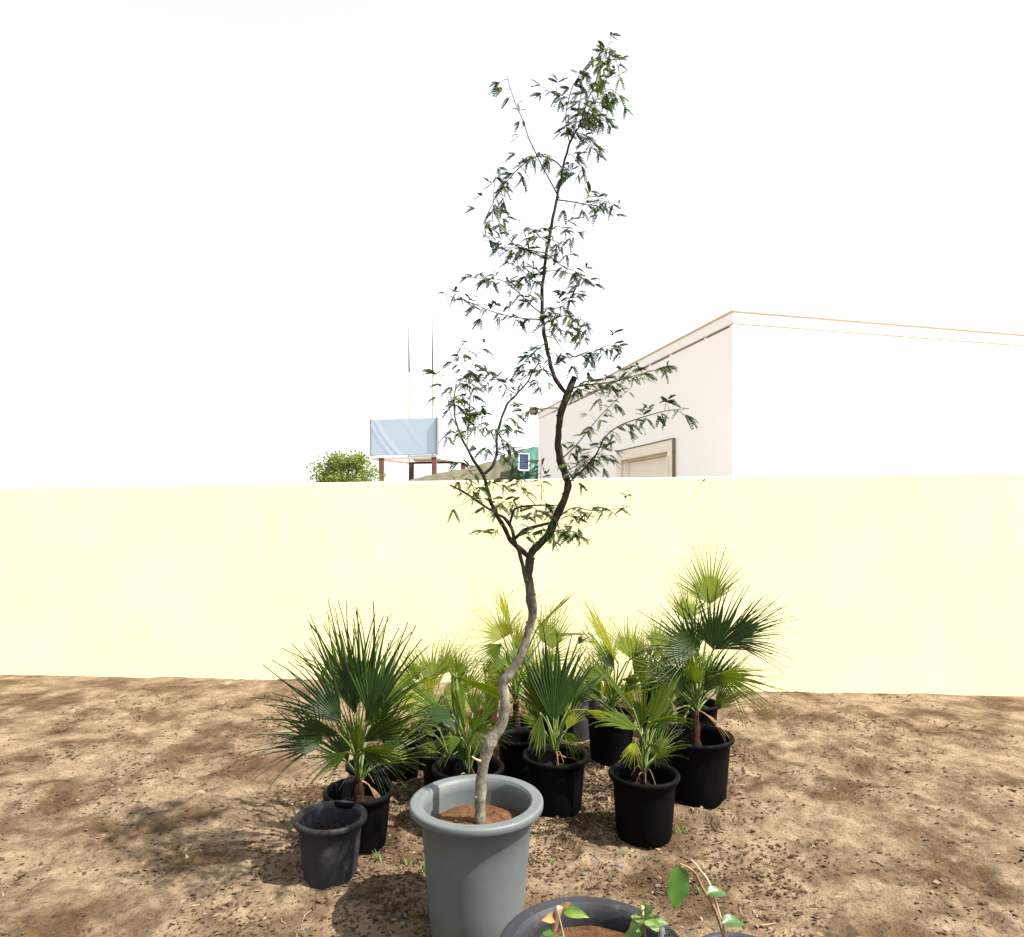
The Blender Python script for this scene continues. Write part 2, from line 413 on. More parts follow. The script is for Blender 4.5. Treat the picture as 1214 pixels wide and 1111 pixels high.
# ------------------------------------------------------------------ advertising hoarding, masts, tent, far tree
def build_hoarding():
    D0, D1 = 40.0, 43.6
    zb = at(0, 538.5, D0).z; zt = at(0, 495.5, D0).z
    a = at(441, 0, D0 + .9); b = at(518, 0, D0); a.z = b.z = 0
    c = at(552, 0, D1); e = at(486, 0, D1 + .6); c.z = e.z = 0
    root = thing('advertising_hoarding', (a + c) / 2, 'blank pale blue hoarding raised on brown posts beyond the wall', 'billboard')
    # sheet with diagonal pull folds
    mb = MB(); n, m = 40, 24; vs = []; fs = []
    nor = Vector(((b - a).y, -(b - a).x, 0)).normalized()
    if nor.y > 0: nor = -nor
    for j in range(m + 1):
        for i in range(n + 1):
            u, v = i / n, j / m
            p = a.lerp(b, u) + Vector((0, 0, zb + (zt - zb) * v)) + nor * .1
            f = 0
            for (cx, k, wd, am) in ((.10, .34, .022, .013), (.20, .38, .028, .013), (.66, .42, .02, .007)):
                g = u + k * (v - .5) * (1.2 - .4 * v) - cx
                f += am * math.exp(-(g / wd) ** 2) * (1 if v < .97 else .4) * (1.0 if cx < .5 else max(0, .8 - abs(v - .5)))
            vs.append(p + nor * f)
    for j in range(m):
        for i in range(n): q = j * (n + 1) + i; fs.append((q, q + 1, q + n + 2, q + n + 1))
    mb.add(vs, fs, 0, True); mb.build('sheet', M['sign_sheet'], root)
    ang = math.atan2((b - a).y, (b - a).x); rot = Matrix.Rotation(ang, 3, 'Z'); L = (b - a).length
    mb = MB(); mid = (a + b) / 2
    mb.box(mid + Vector((0, 0, (zb + zt) / 2)) - nor * .1, (L, .22, zt - zb), rot, 0, .02); mb.build('box_frame', M['white_metal'], root)
    for s, off in ((a, -.03), (b, .03)):
        mb = MB(); mb.box(s + rot @ Vector((off, 0, 0)) + Vector((0, 0, (zb + zt) / 2)), (.07, .36, zt - zb + .06), rot, 0, .01); mb.build('side_trim', M['mast'], root)
    # deck underside on the right, open frame on the left
    mid_f = a.lerp(b, .55); mid_e = e.lerp(c, .1)
    mb = MB(); vs = [v + Vector((0, 0, zb - z)) for z in (.04, .12) for v in (mid_f, b, c, mid_e)]
    mb.add(vs, [(0, 1, 2, 3), (7, 6, 5, 4), (0, 4, 5, 1), (1, 5, 6, 2), (2, 6, 7, 3), (3, 7, 4, 0)]); mb.build('deck', M['white_metal'], root)
    for (p, q) in ((a, e), (e, c), (c, b), (a, b)):
        mb = MB(); v = q - p; r2 = Matrix.Rotation(math.atan2(v.y, v.x), 3, 'Z')
        mb.box((p + q) / 2 + Vector((0, 0, zb - .2)), (v.length, .1, .14), r2, 0, .01); mb.build('beam', M['rust'] if p is a and q is e else M['white_metal'] if p is c or p is a else M['brown_metal'], root)
    for s in (a.lerp(b, .15), e.lerp(c, .03), a.lerp(b, .96), c - Vector((.15, 0, 0))):
        mb = MB(); mb.box(s + Vector((0, 0, (zb - .13) / 2 - .2)), (.29, .29, zb + .13), None, 0, .03); mb.box(s + Vector((0, 0, zb - .2)), (.34, .34, .05), None, 0, .01); mb.build('post', M['brown_metal'], root)
build_hoarding()
for (px, py, D, lab) in ((484.5, 388, 46, 'shorter of two thin grey masts rising behind the blank hoarding'), (512.5, 374, 46, 'taller of two thin grey masts rising behind the blank hoarding')):
    top = at(px, py, D); b = Vector((top.x + .06, D, 0))
    root = thing('antenna_mast', b, lab, 'mast', 'masts behind the hoarding')
    z1 = at(0, 440, D).z
    mb = MB(); mb.tube([b - Vector((0, 0, .2)), Vector((b.x - .03, D, z1))], [.055, .05], 8); mb.build('lower_pole', M['rust'], root)
    mb = MB(); mb.tube([Vector((b.x - .03, D, z1 - .02)), top], [.055, .045], 8); mb.build('upper_pole', M['mast'], root)
    mb = MB(); mb.tube([Vector((b.x - .03, D, z1 - .1)), Vector((b.x - .03, D, z1 + .1))], [.052, .052], 8); mb.build('coupling', M['mast'], root)

def build_tent():
    D = 15.2
    root = thing('canvas_tent', Vector((-.6, D, 0)), 'khaki and green tarpaulin tent roof showing above the wall beside the building', 'tent')
    sil = [(478, 572), (492, 567), (520, 561), (548, 556), (575, 549), (597, 543), (608, 538), (622, 534), (640, 533), (660, 532)]
    S = catmull([(x, y, 0) for x, y in sil], 6)
    ridge = [at(p.x, p.y, D + .4) for p in S]
    mb = MB(); n = len(ridge); rows = 12; vs = []; fs = []
    for j in range(rows + 1):
        t = j / rows
        for i, r in enumerate(ridge):
            sag = math.sin(t * math.pi) * -.06
            z = r.z + (1.75 - r.z) * t + sag + .035 * noise.noise(Vector((i * .35 + t * 2, t * 3, 1)))
            vs.append((r.x - t * .2, D + .4 - t * 1.2 + .05 * noise.noise(Vector((i * .5, t * 5, 3))), z))
    for j in range(rows):
        for i in range(n - 1): q = j * n + i; fs.append((q, q + n, q + n + 1, q + 1))
    back = len(vs)
    for r in ridge: vs.append((r.x + .1, D + 1.9, 1.6))
    for i in range(n - 1): fs.append((i, i + 1, back + i + 1, back + i))
    mb.add(vs, fs, 0, True); mb.build('canvas_roof', M['canvas'], root)
    # green tarp hung over the right end
    mb = MB(); vs = []; fs = []; cols = 26; rows = 16
    for j in range(rows + 1):
        t = j / rows
        for i in range(cols + 1):
            u = i / cols
            p0 = at(610 + u * 45, 537 - 5 * math.sin(u * 2.2), D)
            fold = .04 * math.sin(u * 23 + t * 3) * (.3 + t) + .05 * noise.noise(Vector((u * 5, t * 4, 8)))
            vs.append((p0.x + .02 * math.sin(t * 9), D - .95 * min(1, t * 2.5) - .06 + fold, p0.z + .04 - t * 1.3 + .02 * noise.noise(Vector((u * 7, t * 7, 2)))))
    for j in range(rows):
        for i in range(cols): q = j * (cols + 1) + i; fs.append((q, q + cols + 1, q + cols + 2, q + 1))
    mb.add(vs, fs, 0, True); mb.build('green_tarpaulin', M['tarp'], root)
    mb = MB(); q = at(612, 536, D - .3)
    for k in range(9):
        a = q + Vector((random.uniform(-.05, .25), random.uniform(-.1, .1), random.uniform(-.02, .03))); mb.tube([a, a + Vector((random.uniform(-.15, .15), 0, random.uniform(.0, .07)))], [.008, .005], 5)
    mb.build('tie_rope', M['rust'], root)
    for x, y in ((-1.6, D - .6), (-.3, D - .6), (.45, D - .6), (-1.6, D + 1.6), (.45, D + 1.6)):
        mb = MB(); mb.tube([(x, y, -.1), (x, y, 1.72)], [.035, .035], 8); mb.build('tent_pole', M['mast'], root)
    # solar panel
    c = at(621, 548, D - 1.05); w, h = 12 * mpp(D - 1.05), 20 * mpp(D - 1.05)
    sp = thing('solar_panel', c - Vector((0, 0, h / 2)), 'small white framed blue solar panel fastened to the green tarpaulin', 'solar panel')
    rot = Matrix.Rotation(R(-8), 3, 'X') @ Matrix.Rotation(R(2), 3, 'Y')
    mb = MB()
    mb.box(c + rot @ Vector((0, .008, 0)), (w, .012, h), rot)
    mb.build('backing', M['white_metal'], sp)
    for (ox, oz, sx, sz) in ((-w / 2, 0, .022, h + .02), (w / 2, 0, .022, h + .02), (0, h / 2, w - .024, .022), (0, -h / 2, w - .024, .022)):
        mb = MB(); mb.box(c + rot @ Vector((ox, 0, oz)), (sx, .035, sz), rot, 0, .004); mb.build('frame_bar', M['white_metal'], sp)
    mb = MB()
    for i in range(4):
        for j in range(7):
            mb.box(c + rot @ Vector(((i - 1.5) * w * .235, -.003, (j - 3) * h * .136)), (w * .215, .008, h * .12), rot)
    o = mb.build('solar_cells', M['panel_cell'], sp); o['kind'] = 'stuff'
    mb = MB(); mb.tube([c + Vector((0, .02, h * .3)), c + Vector((.02, .5, h * .3 + .05))], [.015, .015], 6); mb.build('bracket', M['mast'], sp)
build_tent()

def leaf_clump_tree(name, base, height, centre, rad, n, mat, label, lw=.05):
    root = thing(name, base, label, 'tree')
    mb = MB(); rnd = random.Random(3)
    top = Vector(centre)
    mb.tube(catmull([base - Vector((0, 0, .1)), base.lerp(top, .5) + Vector((.05, 0, 0)), top], 4), [.1 - .07 * i / 8 for i in range(9)], 8)
    for k in range(14):
        a = rnd.uniform(0, 6.28); e = rnd.uniform(-.2, 1.2)
        d = Vector((math.cos(a) * math.cos(e), math.sin(a) * math.cos(e), math.sin(e)))
        s = base.lerp(top, rnd.uniform(.5, .95)); q = top + Vector((d.x * rad[0], d.y * rad[1], d.z * rad[2])) * .85
        mb.tube(catmull([s, s.lerp(q, .5) + Vector((0, 0, -.05)), q], 3), [.03 - .022 * i / 6 for i in range(7)], 5)
    mb.build('trunk', M['stem'], root)
    mb = MB()
    cl = []
    for k in range(60):
        a = rnd.uniform(0, 6.28); e = math.asin(rnd.uniform(-.8, 1)); r = rnd.uniform(.5, 1) * (1 + .2 * noise.noise(Vector((a, e, 2))))
        cl.append(top + Vector((math.cos(a) * math.cos(e) * rad[0], math.sin(a) * math.cos(e) * rad[1], math.sin(e) * rad[2])) * r)
    for k in range(n):
        c = rnd.choice(cl) + Vector((rnd.gauss(0, 1), rnd.gauss(0, 1), rnd.gauss(0, .8))) * rad[0] * .16
        d = Vector((rnd.gauss(0, 1), rnd.gauss(0, 1), rnd.gauss(.3, 1))).normalized(); s = d.cross(Vector((rnd.random(), rnd.random(), rnd.random()))).normalized()
        l = lw * rnd.uniform(.7, 1.4); w = l * .28
        mb.add([c, c + d * l * .5 + s * w, c + d * l, c + d * l * .5 - s * w], [(0, 1, 2, 3)])
    o = mb.build('crown', mat, root); o['kind'] = 'stuff'
tb = at(409, 0, 20); tb.z = 0
leaf_clump_tree('leafy_tree', tb, 3.3, at(410, 566, 20), (.86, .86, .78), 7000, M['bush'], 'rounded green tree showing above the wall left of the hoarding', .085)

# ------------------------------------------------------------------ pots
def build_pot(name, px, py, h, diam, mat, label, group=None, taper=.76, rimw=.018, rimh=.022, soil='dsoil', fill=.66, seg=56, tilt=None, lip=0.0, off=0.0):
    """rim centre seen at photo pixel (px,py); the pot stands on the ground, so its height sets the distance"""
    D = (EYE - h) * F / (py - HY)
    c = Vector(((px - CX) / F * D, D, 0)); gz = ground_z(c.x, c.y) - .012
    root = thing(name, (c.x, c.y, gz), label, 'pot', group)
    H = h - gz; Ro = diam / 2; Rw = Ro - rimw; Rb = Rw * taper
    def rad(z): return Rb + (Rw - Rb) * z / H
    t = .005
    prof = [(0.001, .003), (Rb - .012, 0), (Rb - .003, .004), (Rb, .014), (rad(H * .33), H * .33), (rad(H * .66), H * .66), (rad(H - rimh - .004), H - rimh - .004),
            (Rw + .002, H - rimh - .001), (Ro - .003, H - rimh), (Ro - .0005, H - rimh + .003), (Ro, H - rimh * .5), (Ro - .0008, H - .006), (Ro - .003, H - .0025), (Ro - .006, H - .0008), (Ro - .009, H), (Ro - .012, H),
            (Rw + .004 - lip, H - .001), (Rw + .001 - lip, H - .0014), (Rw - .001 - lip, H - .0035), (Rw - t * .6 - lip, H - .008), (Rw - t - .004 - lip, H - .012), (rad(H * .9) - t - lip * .6, H * .9), (rad(H * .75) - t, H * .75), (rad(H * .5) - t, H * .5), (rad(H * .3) - t, H * .3)]
    i_body = 8; i_top = 16     # underside of the lip, inner edge of the lip: real edges
    mb = MB(); mb.lathe(prof[:i_body], seg); mb.lathe(prof[i_body - 1:i_body + 1], seg); mb.lathe(prof[i_body:i_top + 1], seg); mb.lathe(prof[i_top:], seg)
    # faint radius irregularity so that rims are not perfect
    for i, v in enumerate(mb.v):
        a = math.atan2(v[1], v[0]); k = 1 + .008 * math.sin(2 * a + px) + .004 * math.sin(3 * a + py)
        mb.v[i] = (v[0] * k, v[1] * k, v[2])
    rotm = Matrix.Rotation(R(tilt[0]), 3, 'X') @ Matrix.Rotation(R(tilt[1]), 3, 'Y') if tilt else None
    base = Vector((c.x, c.y, gz))
    def place(mbx):
        mbx.v = [tuple((rotm @ Vector(v) if rotm else Vector(v)) + base) for v in mbx.v]
    place(mb); mb.build('pot_shell', mat, root)
    sz = H * fill; rs = rad(sz) - t + .001
    mb = MB(); vs = []; fs = []; rings = 7; n = 40
    vs.append((0, 0, sz + .02))
    for i in range(1, rings + 1):
        r = rs * i / rings
        for k in range(n):
            a = 2 * math.pi * k / n; x, y = r * math.cos(a), r * math.sin(a)
            vs.append((x, y, sz + .018 * (1 - (i / rings) ** 2) + .014 * noise.noise(Vector((x * 14 + px, y * 14, 2))) * (1 if i < rings else .4)))
    for k in range(n): fs.append((0, 1 + k, 1 + (k + 1) % n))
    for i in range(rings - 1):
        for k in range(n): fs.append((1 + i * n + k, 1 + (i + 1) * n + k, 1 + (i + 1) * n + (k + 1) % n, 1 + i * n + (k + 1) % n))
    mb.add(vs, fs, 0, True)
    rnd = random.Random(int(px * 7 + py))
    for k in range(40):
        a = rnd.uniform(0, 6.28); r = rs * .93 * math.sqrt(rnd.random()); s = rnd.uniform(.004, .012)
        p = Vector((r * math.cos(a), r * math.sin(a), sz + .012))
        mb.add([p + Vector((rnd.uniform(-s, s), rnd.uniform(-s, s), rnd.uniform(0, s * 1.2))) for _ in range(4)], [(0, 1, 2), (0, 2, 3), (0, 3, 1), (1, 3, 2)])
    place(mb); mb.build('soil', M[soil], root)
    root['_top'] = sz
    p = Vector((0, 0, sz + .005)); p = (rotm @ p if rotm else p) + base
    return root, p, D

POTG = 'black nursery pots by the wall'
grey, grey_c, GD = build_pot('planter_pot', 565.5, 947, .46, .488, M['grey_pot'], 'large grey plastic pot holding the tall thin tree', None, .80, .038, .028, 'soil', .79, 96, None, .004)
fore, fore_c, FD = build_pot('nursery_pot', 702, 1127, .42, .485, M['worn_pot'], 'wide dusty black pot with small seedlings in front of the grey pot', None, .78, .038, .03, 'soil', .87, 96, None, .002)
p3, c3, D3 = build_pot('nursery_pot', 392, 966, .25, .30, M['worn_pot'], 'dusty dark grey pot standing in front of the big shaded palm', None, .80)
pA, cA, DA = build_pot('nursery_pot', 426, 935, .25, .325, M['black_pot'], 'black pot holding the big shaded palm with dense dark fans', None, .84)
p5, c5, D5 = build_pot('nursery_pot', 437, 905, .23, .235, M['black_pot'], 'small black pot half hidden behind the big shaded palm pot', None, .8)
p6, c6, D6 = build_pot('nursery_pot', 532, 887, .25, .335, M['black_pot'], 'black pot holding short pale shoots behind the strap leaved palm', None, .82)
pC, cC, DC = build_pot('nursery_pot', 555, 907, .30, .345, M['black_pot'], 'black pot directly behind the grey pot holding the strap leaved palm', None, .82)
pB, cB, DB = build_pot('nursery_pot', 512, 858, .25, .25, M['black_pot'], 'black pot holding the pale fan palm with dry twigs by the wall', None, .82)
p8, c8, D8 = build_pot('nursery_pot', 614, 872, .27, .26, M['black_pot'], 'empty looking black pot between the thin trunk and the dark upright palm', None, .82)
pD, cD, DD = build_pot('nursery_pot', 612, 855, .23, .25, M['black_pot'], 'black pot holding the yellow green palm behind the thin trunk', None, .82)
pE, cE, DE = build_pot('nursery_pot', 658.5, 893.5, .276, .342, M['black_pot'], 'black pot holding the dark upright fan palm right of the grey pot', None, .86)
p9, c9, D9 = build_pot('nursery_pot', 684, 824, .28, .25, M['worn_pot'], 'charcoal pot leaning over behind the dark upright fan palm', None, .86, .012, .018, 'dsoil', .8, 48, (-3, -8))
pF, cF, DF = build_pot('nursery_pot', 724, 845, .28, .32, M['black_pot'], 'black pot holding the palm with one tall yellow fan', None, .84)
p11, c11, D11 = build_pot('nursery_pot', 704, 795, .29, .165, M['worn_pot'], 'smallest black pot close to the wall behind the yellow fan', None, .8)
pG, cG, DG = build_pot('nursery_pot', 763.5, 915, .29, .332, M['black_pot'], 'black pot with bright green palm standing in front of the right hand palms', None, .86)
pH, cH, DH = build_pot('nursery_pot', 824, 870, .33, .40, M['black_pot'], 'broad black pot holding the tallest spreading palm on the right', None, .86)
pI, cI, DI = build_pot('nursery_pot', 826, 832, .28, .30, M['black_pot'], 'black pot behind the broad pot of the tallest palm', None, .84)
pJ, cJ, DJ = build_pot('nursery_pot', 776, 800, .26, .26, M['black_pot'], 'black pot by the wall holding the tan yellow palm', None, .84)
pK, cK, DK = build_pot('nursery_pot', 884, 1146, .34, .30, M['worn_pot'], 'black pot beside the wide dusty pot holding a broad leaved sapling', None, .8)

p20, c20, D20 = build_pot('nursery_pot', 478, 872, .24, .24, M['black_pot'], 'small black pot between the big shaded palm and the pale fan palm', None, .82)
p21, c21, D21 = build_pot('nursery_pot', 646, 836, .26, .26, M['black_pot'], 'black pot by the wall hidden behind the dark upright fan palm', None, .82)
p22, c22, D22 = build_pot('nursery_pot', 774, 848, .27, .21, M['black_pot'], 'narrow black pot between the yellow fan pot and the broad pot', None, .82)

# ------------------------------------------------------------------ fan palms
def frond_mesh(hast, axis, normal, rad, spread, nseg, split, droop, cup, rnd, wmul=1.0):
    mb = MB(); axis = axis.normalized(); normal = (normal - axis * normal.dot(axis)).normalized(); side = axis.cross(normal)
    da = 2 * spread / nseg
    ST = [0.0, .2, split * .75, split, split + (1 - split) * .35, split + (1 - split) * .7, 1.0]
    for i in range(nseg):
        a = -spread + da * (i + .5)
        L = rad * (1 - .28 * abs(a / max(spread, .01)) ** 2) * rnd.uniform(.8, 1.06)
        kink = rnd.gauss(0, .11); dr = droop * rnd.uniform(.6, 1.5); curl = rnd.gauss(0, .10)
        vs = []
        for t in ST:
            aa = a + (kink * max(0, t - split))
            d = axis * math.cos(aa) + side * math.sin(aa)
            p = hast + d * (L * t) + normal * (rad * (cup * (t ** 1.5) * (1 - math.cos(aa)) + curl * max(0, t - split)))
            p += Vector((0, 0, -1)) * (dr * rad * t ** 3)
            w = L * t * math.tan(da / 2) * 1.04 if t <= split else L * split * math.tan(da / 2) * 1.04 * max(.04, 1 - ((t - split) / (1 - split)) ** 1.15)
            w *= wmul if t > split else 1
            w = max(w, rad * .004)
            lat = (side * math.cos(aa) - axis * math.sin(aa))
            fold = w * .55
            vs += [p - lat * w - normal * fold * .5, p + normal * fold * .5, p + lat * w - normal * fold * .5]
        fs = []
        for k in range(len(ST) - 1):
            for j in range(2): fs.append((k * 3 + j, k * 3 + j + 1, k * 3 + j + 4, k * 3 + j + 3))
        mb.add(vs, fs, 0, False)
    return mb

def img_axis(deg, tau):
    return Vector((math.cos(R(deg)) * math.cos(R(tau)), math.sin(R(tau)), math.sin(R(deg)) * math.cos(R(tau))))

def build_palm(crown, D, label, fronds, seed, trunk_h=.1, trunk_r=.028, name='fan_palm', dry=3, fill=7, dead=2):
    rnd = random.Random(seed)
    root = thing(name, crown, label, 'palm', 'potted fan palms')
    top = crown + Vector((0, 0, trunk_h))
    trunk_r *= .62
    mb = MB(); n = 9
    mb.tube([crown + Vector((0, 0, -.03 + (trunk_h + .03) * i / n)) for i in range(n + 1)], [trunk_r * (1.25 - .55 * i / n) * rnd.uniform(.9, 1.1) for i in range(n + 1)], 10, 0, True, .25)
    for k in range(16):       # torn leaf bases and fibres
        a = rnd.uniform(0, 6.28); z = rnd.uniform(0, trunk_h); d = Vector((math.cos(a), math.sin(a), 0))
        p = crown + d * trunk_r * .8 + Vector((0, 0, z)); l = rnd.uniform(.02, .07)
        s = Vector((-d.y, d.x, 0)) * rnd.uniform(.004, .012)
        q = p + d * rnd.uniform(.004, .025) + Vector((0, 0, l))
        mb.add([p - s, p + s, q + s * .2, q - s * .2], [(0, 1, 2, 3)])
    mb.build('trunk', M['fibre'], root)
    fronds = list(fronds)
    cpx = CX + crown.x / D * F; cpy = HY + (EYE - top.z) / D * F; mean = sum(f[5] for f in fronds) / len(fronds)
    for i in range(fill):      # further fans all round the crown
        deg = rnd.uniform(38, 142); tau = rnd.uniform(-25, 45); pet = mean * rnd.uniform(.25, .75) * (.6 + .4 * math.sin(R(deg)))
        fronds.append((cpx + math.cos(R(deg)) * pet, cpy - math.sin(R(deg)) * pet, math.sin(R(tau)) * pet * mpp(D), deg, tau, mean * rnd.uniform(.6, .95), rnd.uniform(24, 55), rnd.uniform(-50, 50), rnd.choice([f[8] for f in fronds]), {'droop': rnd.uniform(.05, .2)}))
    for i in range(dead):      # withered brown fans hanging round the stem
        deg = rnd.choice((rnd.uniform(185, 250), rnd.uniform(-70, -5))); tau = rnd.uniform(-30, 30)
        fronds.append((cpx + math.cos(R(deg)) * mean * .16, cpy + mean * .05, math.sin(R(tau)) * mean * .2 * mpp(D), deg, tau, mean * rnd.uniform(.35, .6), rnd.uniform(8, 20), rnd.uniform(-60, 60), 'palm_dry', {'droop': .3, 'pm': 'palm_dry', 'pr': .004}))
    for fr in fronds:
        px, py, dD, deg, tau, rp, spread, turn, matk = fr[:9]
        opt = fr[9] if len(fr) > 9 else {}
        Dh = D + dD; hast = at(px, py, Dh); rad = rp * mpp(Dh)
        axis = img_axis(deg, tau)
        nrm = Vector((0, -1, 0)); nrm = (nrm - axis * nrm.dot(axis)).normalized()
        nrm = Matrix.Rotation(R(turn), 3, axis) @ nrm
        nseg = opt.get('n', max(7, int(spread * 2 / 4.4)))
        mb = frond_mesh(hast, axis, nrm, rad, R(spread), nseg, opt.get('split', .38), opt.get('droop', .06), opt.get('cup', .55), rnd, opt.get('w', .82))
        fo = mb.build('frond', M[matk], root)
        mbp = MB()
        st = top + Vector((rnd.uniform(-1, 1), rnd.uniform(-1, 1), rnd.uniform(-.5, 0))) * trunk_r * .5
        L = (hast - st).length
        mid = st.lerp(hast, .5) + Vector((0, 0, L * opt.get('arch', .10))) - axis * L * .06
        e2 = hast + axis * rad * .05
        pts = catmull([st, mid, hast, e2], 5)
        pr = opt.get('pr', .0045)
        mbp.tube(pts, [pr * (1.3 - .6 * i / len(pts)) for i in range(len(pts))], 6)
        link_o = mbp.mesh('petiole'); link_o.materials.append(M[opt.get('pm', 'petiole')])
        po = bpy.data.objects.new('petiole', link_o); col.objects.link(po); po.parent = fo
        po.matrix_parent_inverse = Matrix.Identity(4)
    for k in range(dry):      # withered thin strips hanging at the base
        mb = MB(); a = rnd.uniform(0, 6.28); d = Vector((math.cos(a), math.sin(a), 0)); l = rnd.uniform(.05, .095)
        mb.tube(catmull([top, top + d * l * .5 + Vector((0, 0, .02)), top + d * l - Vector((0, 0, l * .5))], 4), [.004 - .0003 * i for i in range(9)], 5)
        mb.build('dry_strip', M['palm_dry'], root)
    return root

dk, md, pl, yl = 'palm_dark', 'palm_mid', 'palm_pale', 'palm_yellow'
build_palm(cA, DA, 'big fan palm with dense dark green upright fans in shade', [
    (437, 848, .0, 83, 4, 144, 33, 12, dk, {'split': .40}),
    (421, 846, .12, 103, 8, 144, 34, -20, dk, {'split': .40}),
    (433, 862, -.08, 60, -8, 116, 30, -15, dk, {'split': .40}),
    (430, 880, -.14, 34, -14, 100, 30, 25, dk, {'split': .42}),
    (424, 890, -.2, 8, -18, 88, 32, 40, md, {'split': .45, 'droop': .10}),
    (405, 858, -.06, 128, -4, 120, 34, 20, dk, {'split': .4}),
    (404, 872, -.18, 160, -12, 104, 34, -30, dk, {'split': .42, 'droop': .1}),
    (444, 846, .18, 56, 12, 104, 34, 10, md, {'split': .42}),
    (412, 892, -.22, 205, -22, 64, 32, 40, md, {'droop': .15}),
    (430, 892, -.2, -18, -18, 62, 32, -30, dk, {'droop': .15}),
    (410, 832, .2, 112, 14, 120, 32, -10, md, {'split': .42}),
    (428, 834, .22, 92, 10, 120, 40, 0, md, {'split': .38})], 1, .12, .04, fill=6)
build_palm(cB, DB, 'pale green fan palm in front of the wall beside the big shaded palm', [
    (513, 806, .1, 96, 6, 58, 62, 5, pl), (524, 800, .2, 62, 8, 62, 42, 20, pl), (497, 806, .05, 124, 0, 50, 48, -15, pl),
    (540, 812, .1, 80, 6, 58, 36, 10, pl), (486, 820, .1, 110, 6, 56, 36, -10, pl), (532, 826, -.05, 50, 0, 60, 30, 20, md), (490, 838, -.1, 135, -6, 54, 30, 20, pl), (508, 822, .15, 85, 8, 66, 40, -10, yl), (550, 822, .15, 62, 6, 56, 34, 10, pl),
    (500, 828, -.1, 150, -6, 52, 50, 20, yl), (524, 826, -.1, 28, -8, 54, 46, -30, pl), (508, 836, -.18, 205, -14, 40, 40, 10, pl, {'droop': .15}),
    (516, 838, -.2, -20, -12, 40, 42, 10, pl, {'droop': .15})], 2, .06, .025, fill=11)
build_palm(cC, DC, 'strap leaved palm directly behind the grey pot leaning over its rim', [
    (536, 802, -.05, -14, -14, 92, 17, 52, md, {'split': .75, 'droop': .06, 'n': 10, 'cup': 0}),
    (551, 870, -.02, 98, 0, 74, 14, 55, md, {'split': .8, 'n': 8}),
    (557, 868, .05, 48, 4, 52, 50, 15, md), (538, 850, -.08, 163, -12, 50, 34, 50, dk, {'split': .6, 'droop': .1}),
    (541, 800, .12, 62, 8, 40, 44, 20, md), (562, 866, -.05, 18, -10, 48, 42, 30, md, {'droop': .2}),
    (540, 858, .1, 140, 8, 92, 9, 40, md, {'split': .8, 'n': 6}), (566, 858, .12, 72, 10, 46, 40, -25, dk),
    (548, 876, -.1, 190, -16, 40, 34, 20, md, {'droop': .25}), (545, 868, .15, 120, 12, 60, 36, 15, dk),
    (572, 852, .1, 58, 6, 56, 30, -15, md), (580, 862, .0, 30, -4, 46, 30, 25, md, {'droop': .15}), (560, 846, .2, 80, 10, 60, 34, 10, md), (532, 862, .12, 150, 4, 56, 30, 20, dk)], 3, .05, .022, fill=5, dead=1)
build_palm(c6, D6, 'low clump of pale upright palm shoots behind the strap leaved palm', [
    (522, 868, 0, 108, 0, 42, 20, 30, pl), (534, 868, .02, 84, 0, 44, 18, 20, pl), (544, 868, 0, 60, -4, 34, 22, 10, yl), (518, 874, -.05, 140, -8, 34, 22, 30, md)], 4, .02, .014, 'palm_seedling', 1, 5, 0)
build_palm(cD, DD, 'yellow green fan palm growing behind the thin pale trunk', [
    (597, 756, .0, 118, 2, 58, 88, 8, yl, {'split': .3}), (606, 748, .08, 106, 6, 66, 13, 45, yl, {'split': .6}),
    (637, 745, -.05, 47, -4, 80, 8, 50, yl, {'split': .7, 'n': 7}), (640, 760, .1, 66, 6, 62, 34, 20, pl),
    (594, 764, -.12, 218, -14, 46, 44, 10, md, {'droop': .1}), (655, 770, .22, 92, 10, 62, 50, 0, pl), (611, 770, .1, 70, 4, 56, 40, -25, yl),
    (600, 790, -.1, 165, -6, 46, 34, 30, md, {'droop': .15}), (622, 800, -.1, 20, -8, 52, 34, 30, yl, {'droop': .15}),
    (640, 788, .1, 28, 0, 58, 34, -20, pl), (607, 800, .12, 130, 4, 50, 30, 20, md), (620, 790, .2, 100, 8, 60, 50, 10, pl)], 5, .20, .035, fill=13, dead=4)
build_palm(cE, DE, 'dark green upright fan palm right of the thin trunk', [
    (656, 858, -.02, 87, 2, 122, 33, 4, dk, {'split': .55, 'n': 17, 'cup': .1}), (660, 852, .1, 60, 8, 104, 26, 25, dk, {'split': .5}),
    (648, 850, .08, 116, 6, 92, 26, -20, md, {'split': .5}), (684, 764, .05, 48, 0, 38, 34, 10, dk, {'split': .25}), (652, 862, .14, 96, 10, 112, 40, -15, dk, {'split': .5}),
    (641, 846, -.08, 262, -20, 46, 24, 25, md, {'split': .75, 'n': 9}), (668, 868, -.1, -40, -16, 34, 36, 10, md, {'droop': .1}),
    (694, 842, -.05, -12, -10, 30, 26, 30, yl, {'split': .8, 'arch': .3, 'n': 8}), (676, 836, .1, 30, 5, 46, 30, 35, dk)], 6, .09, .022, fill=3, dead=1)
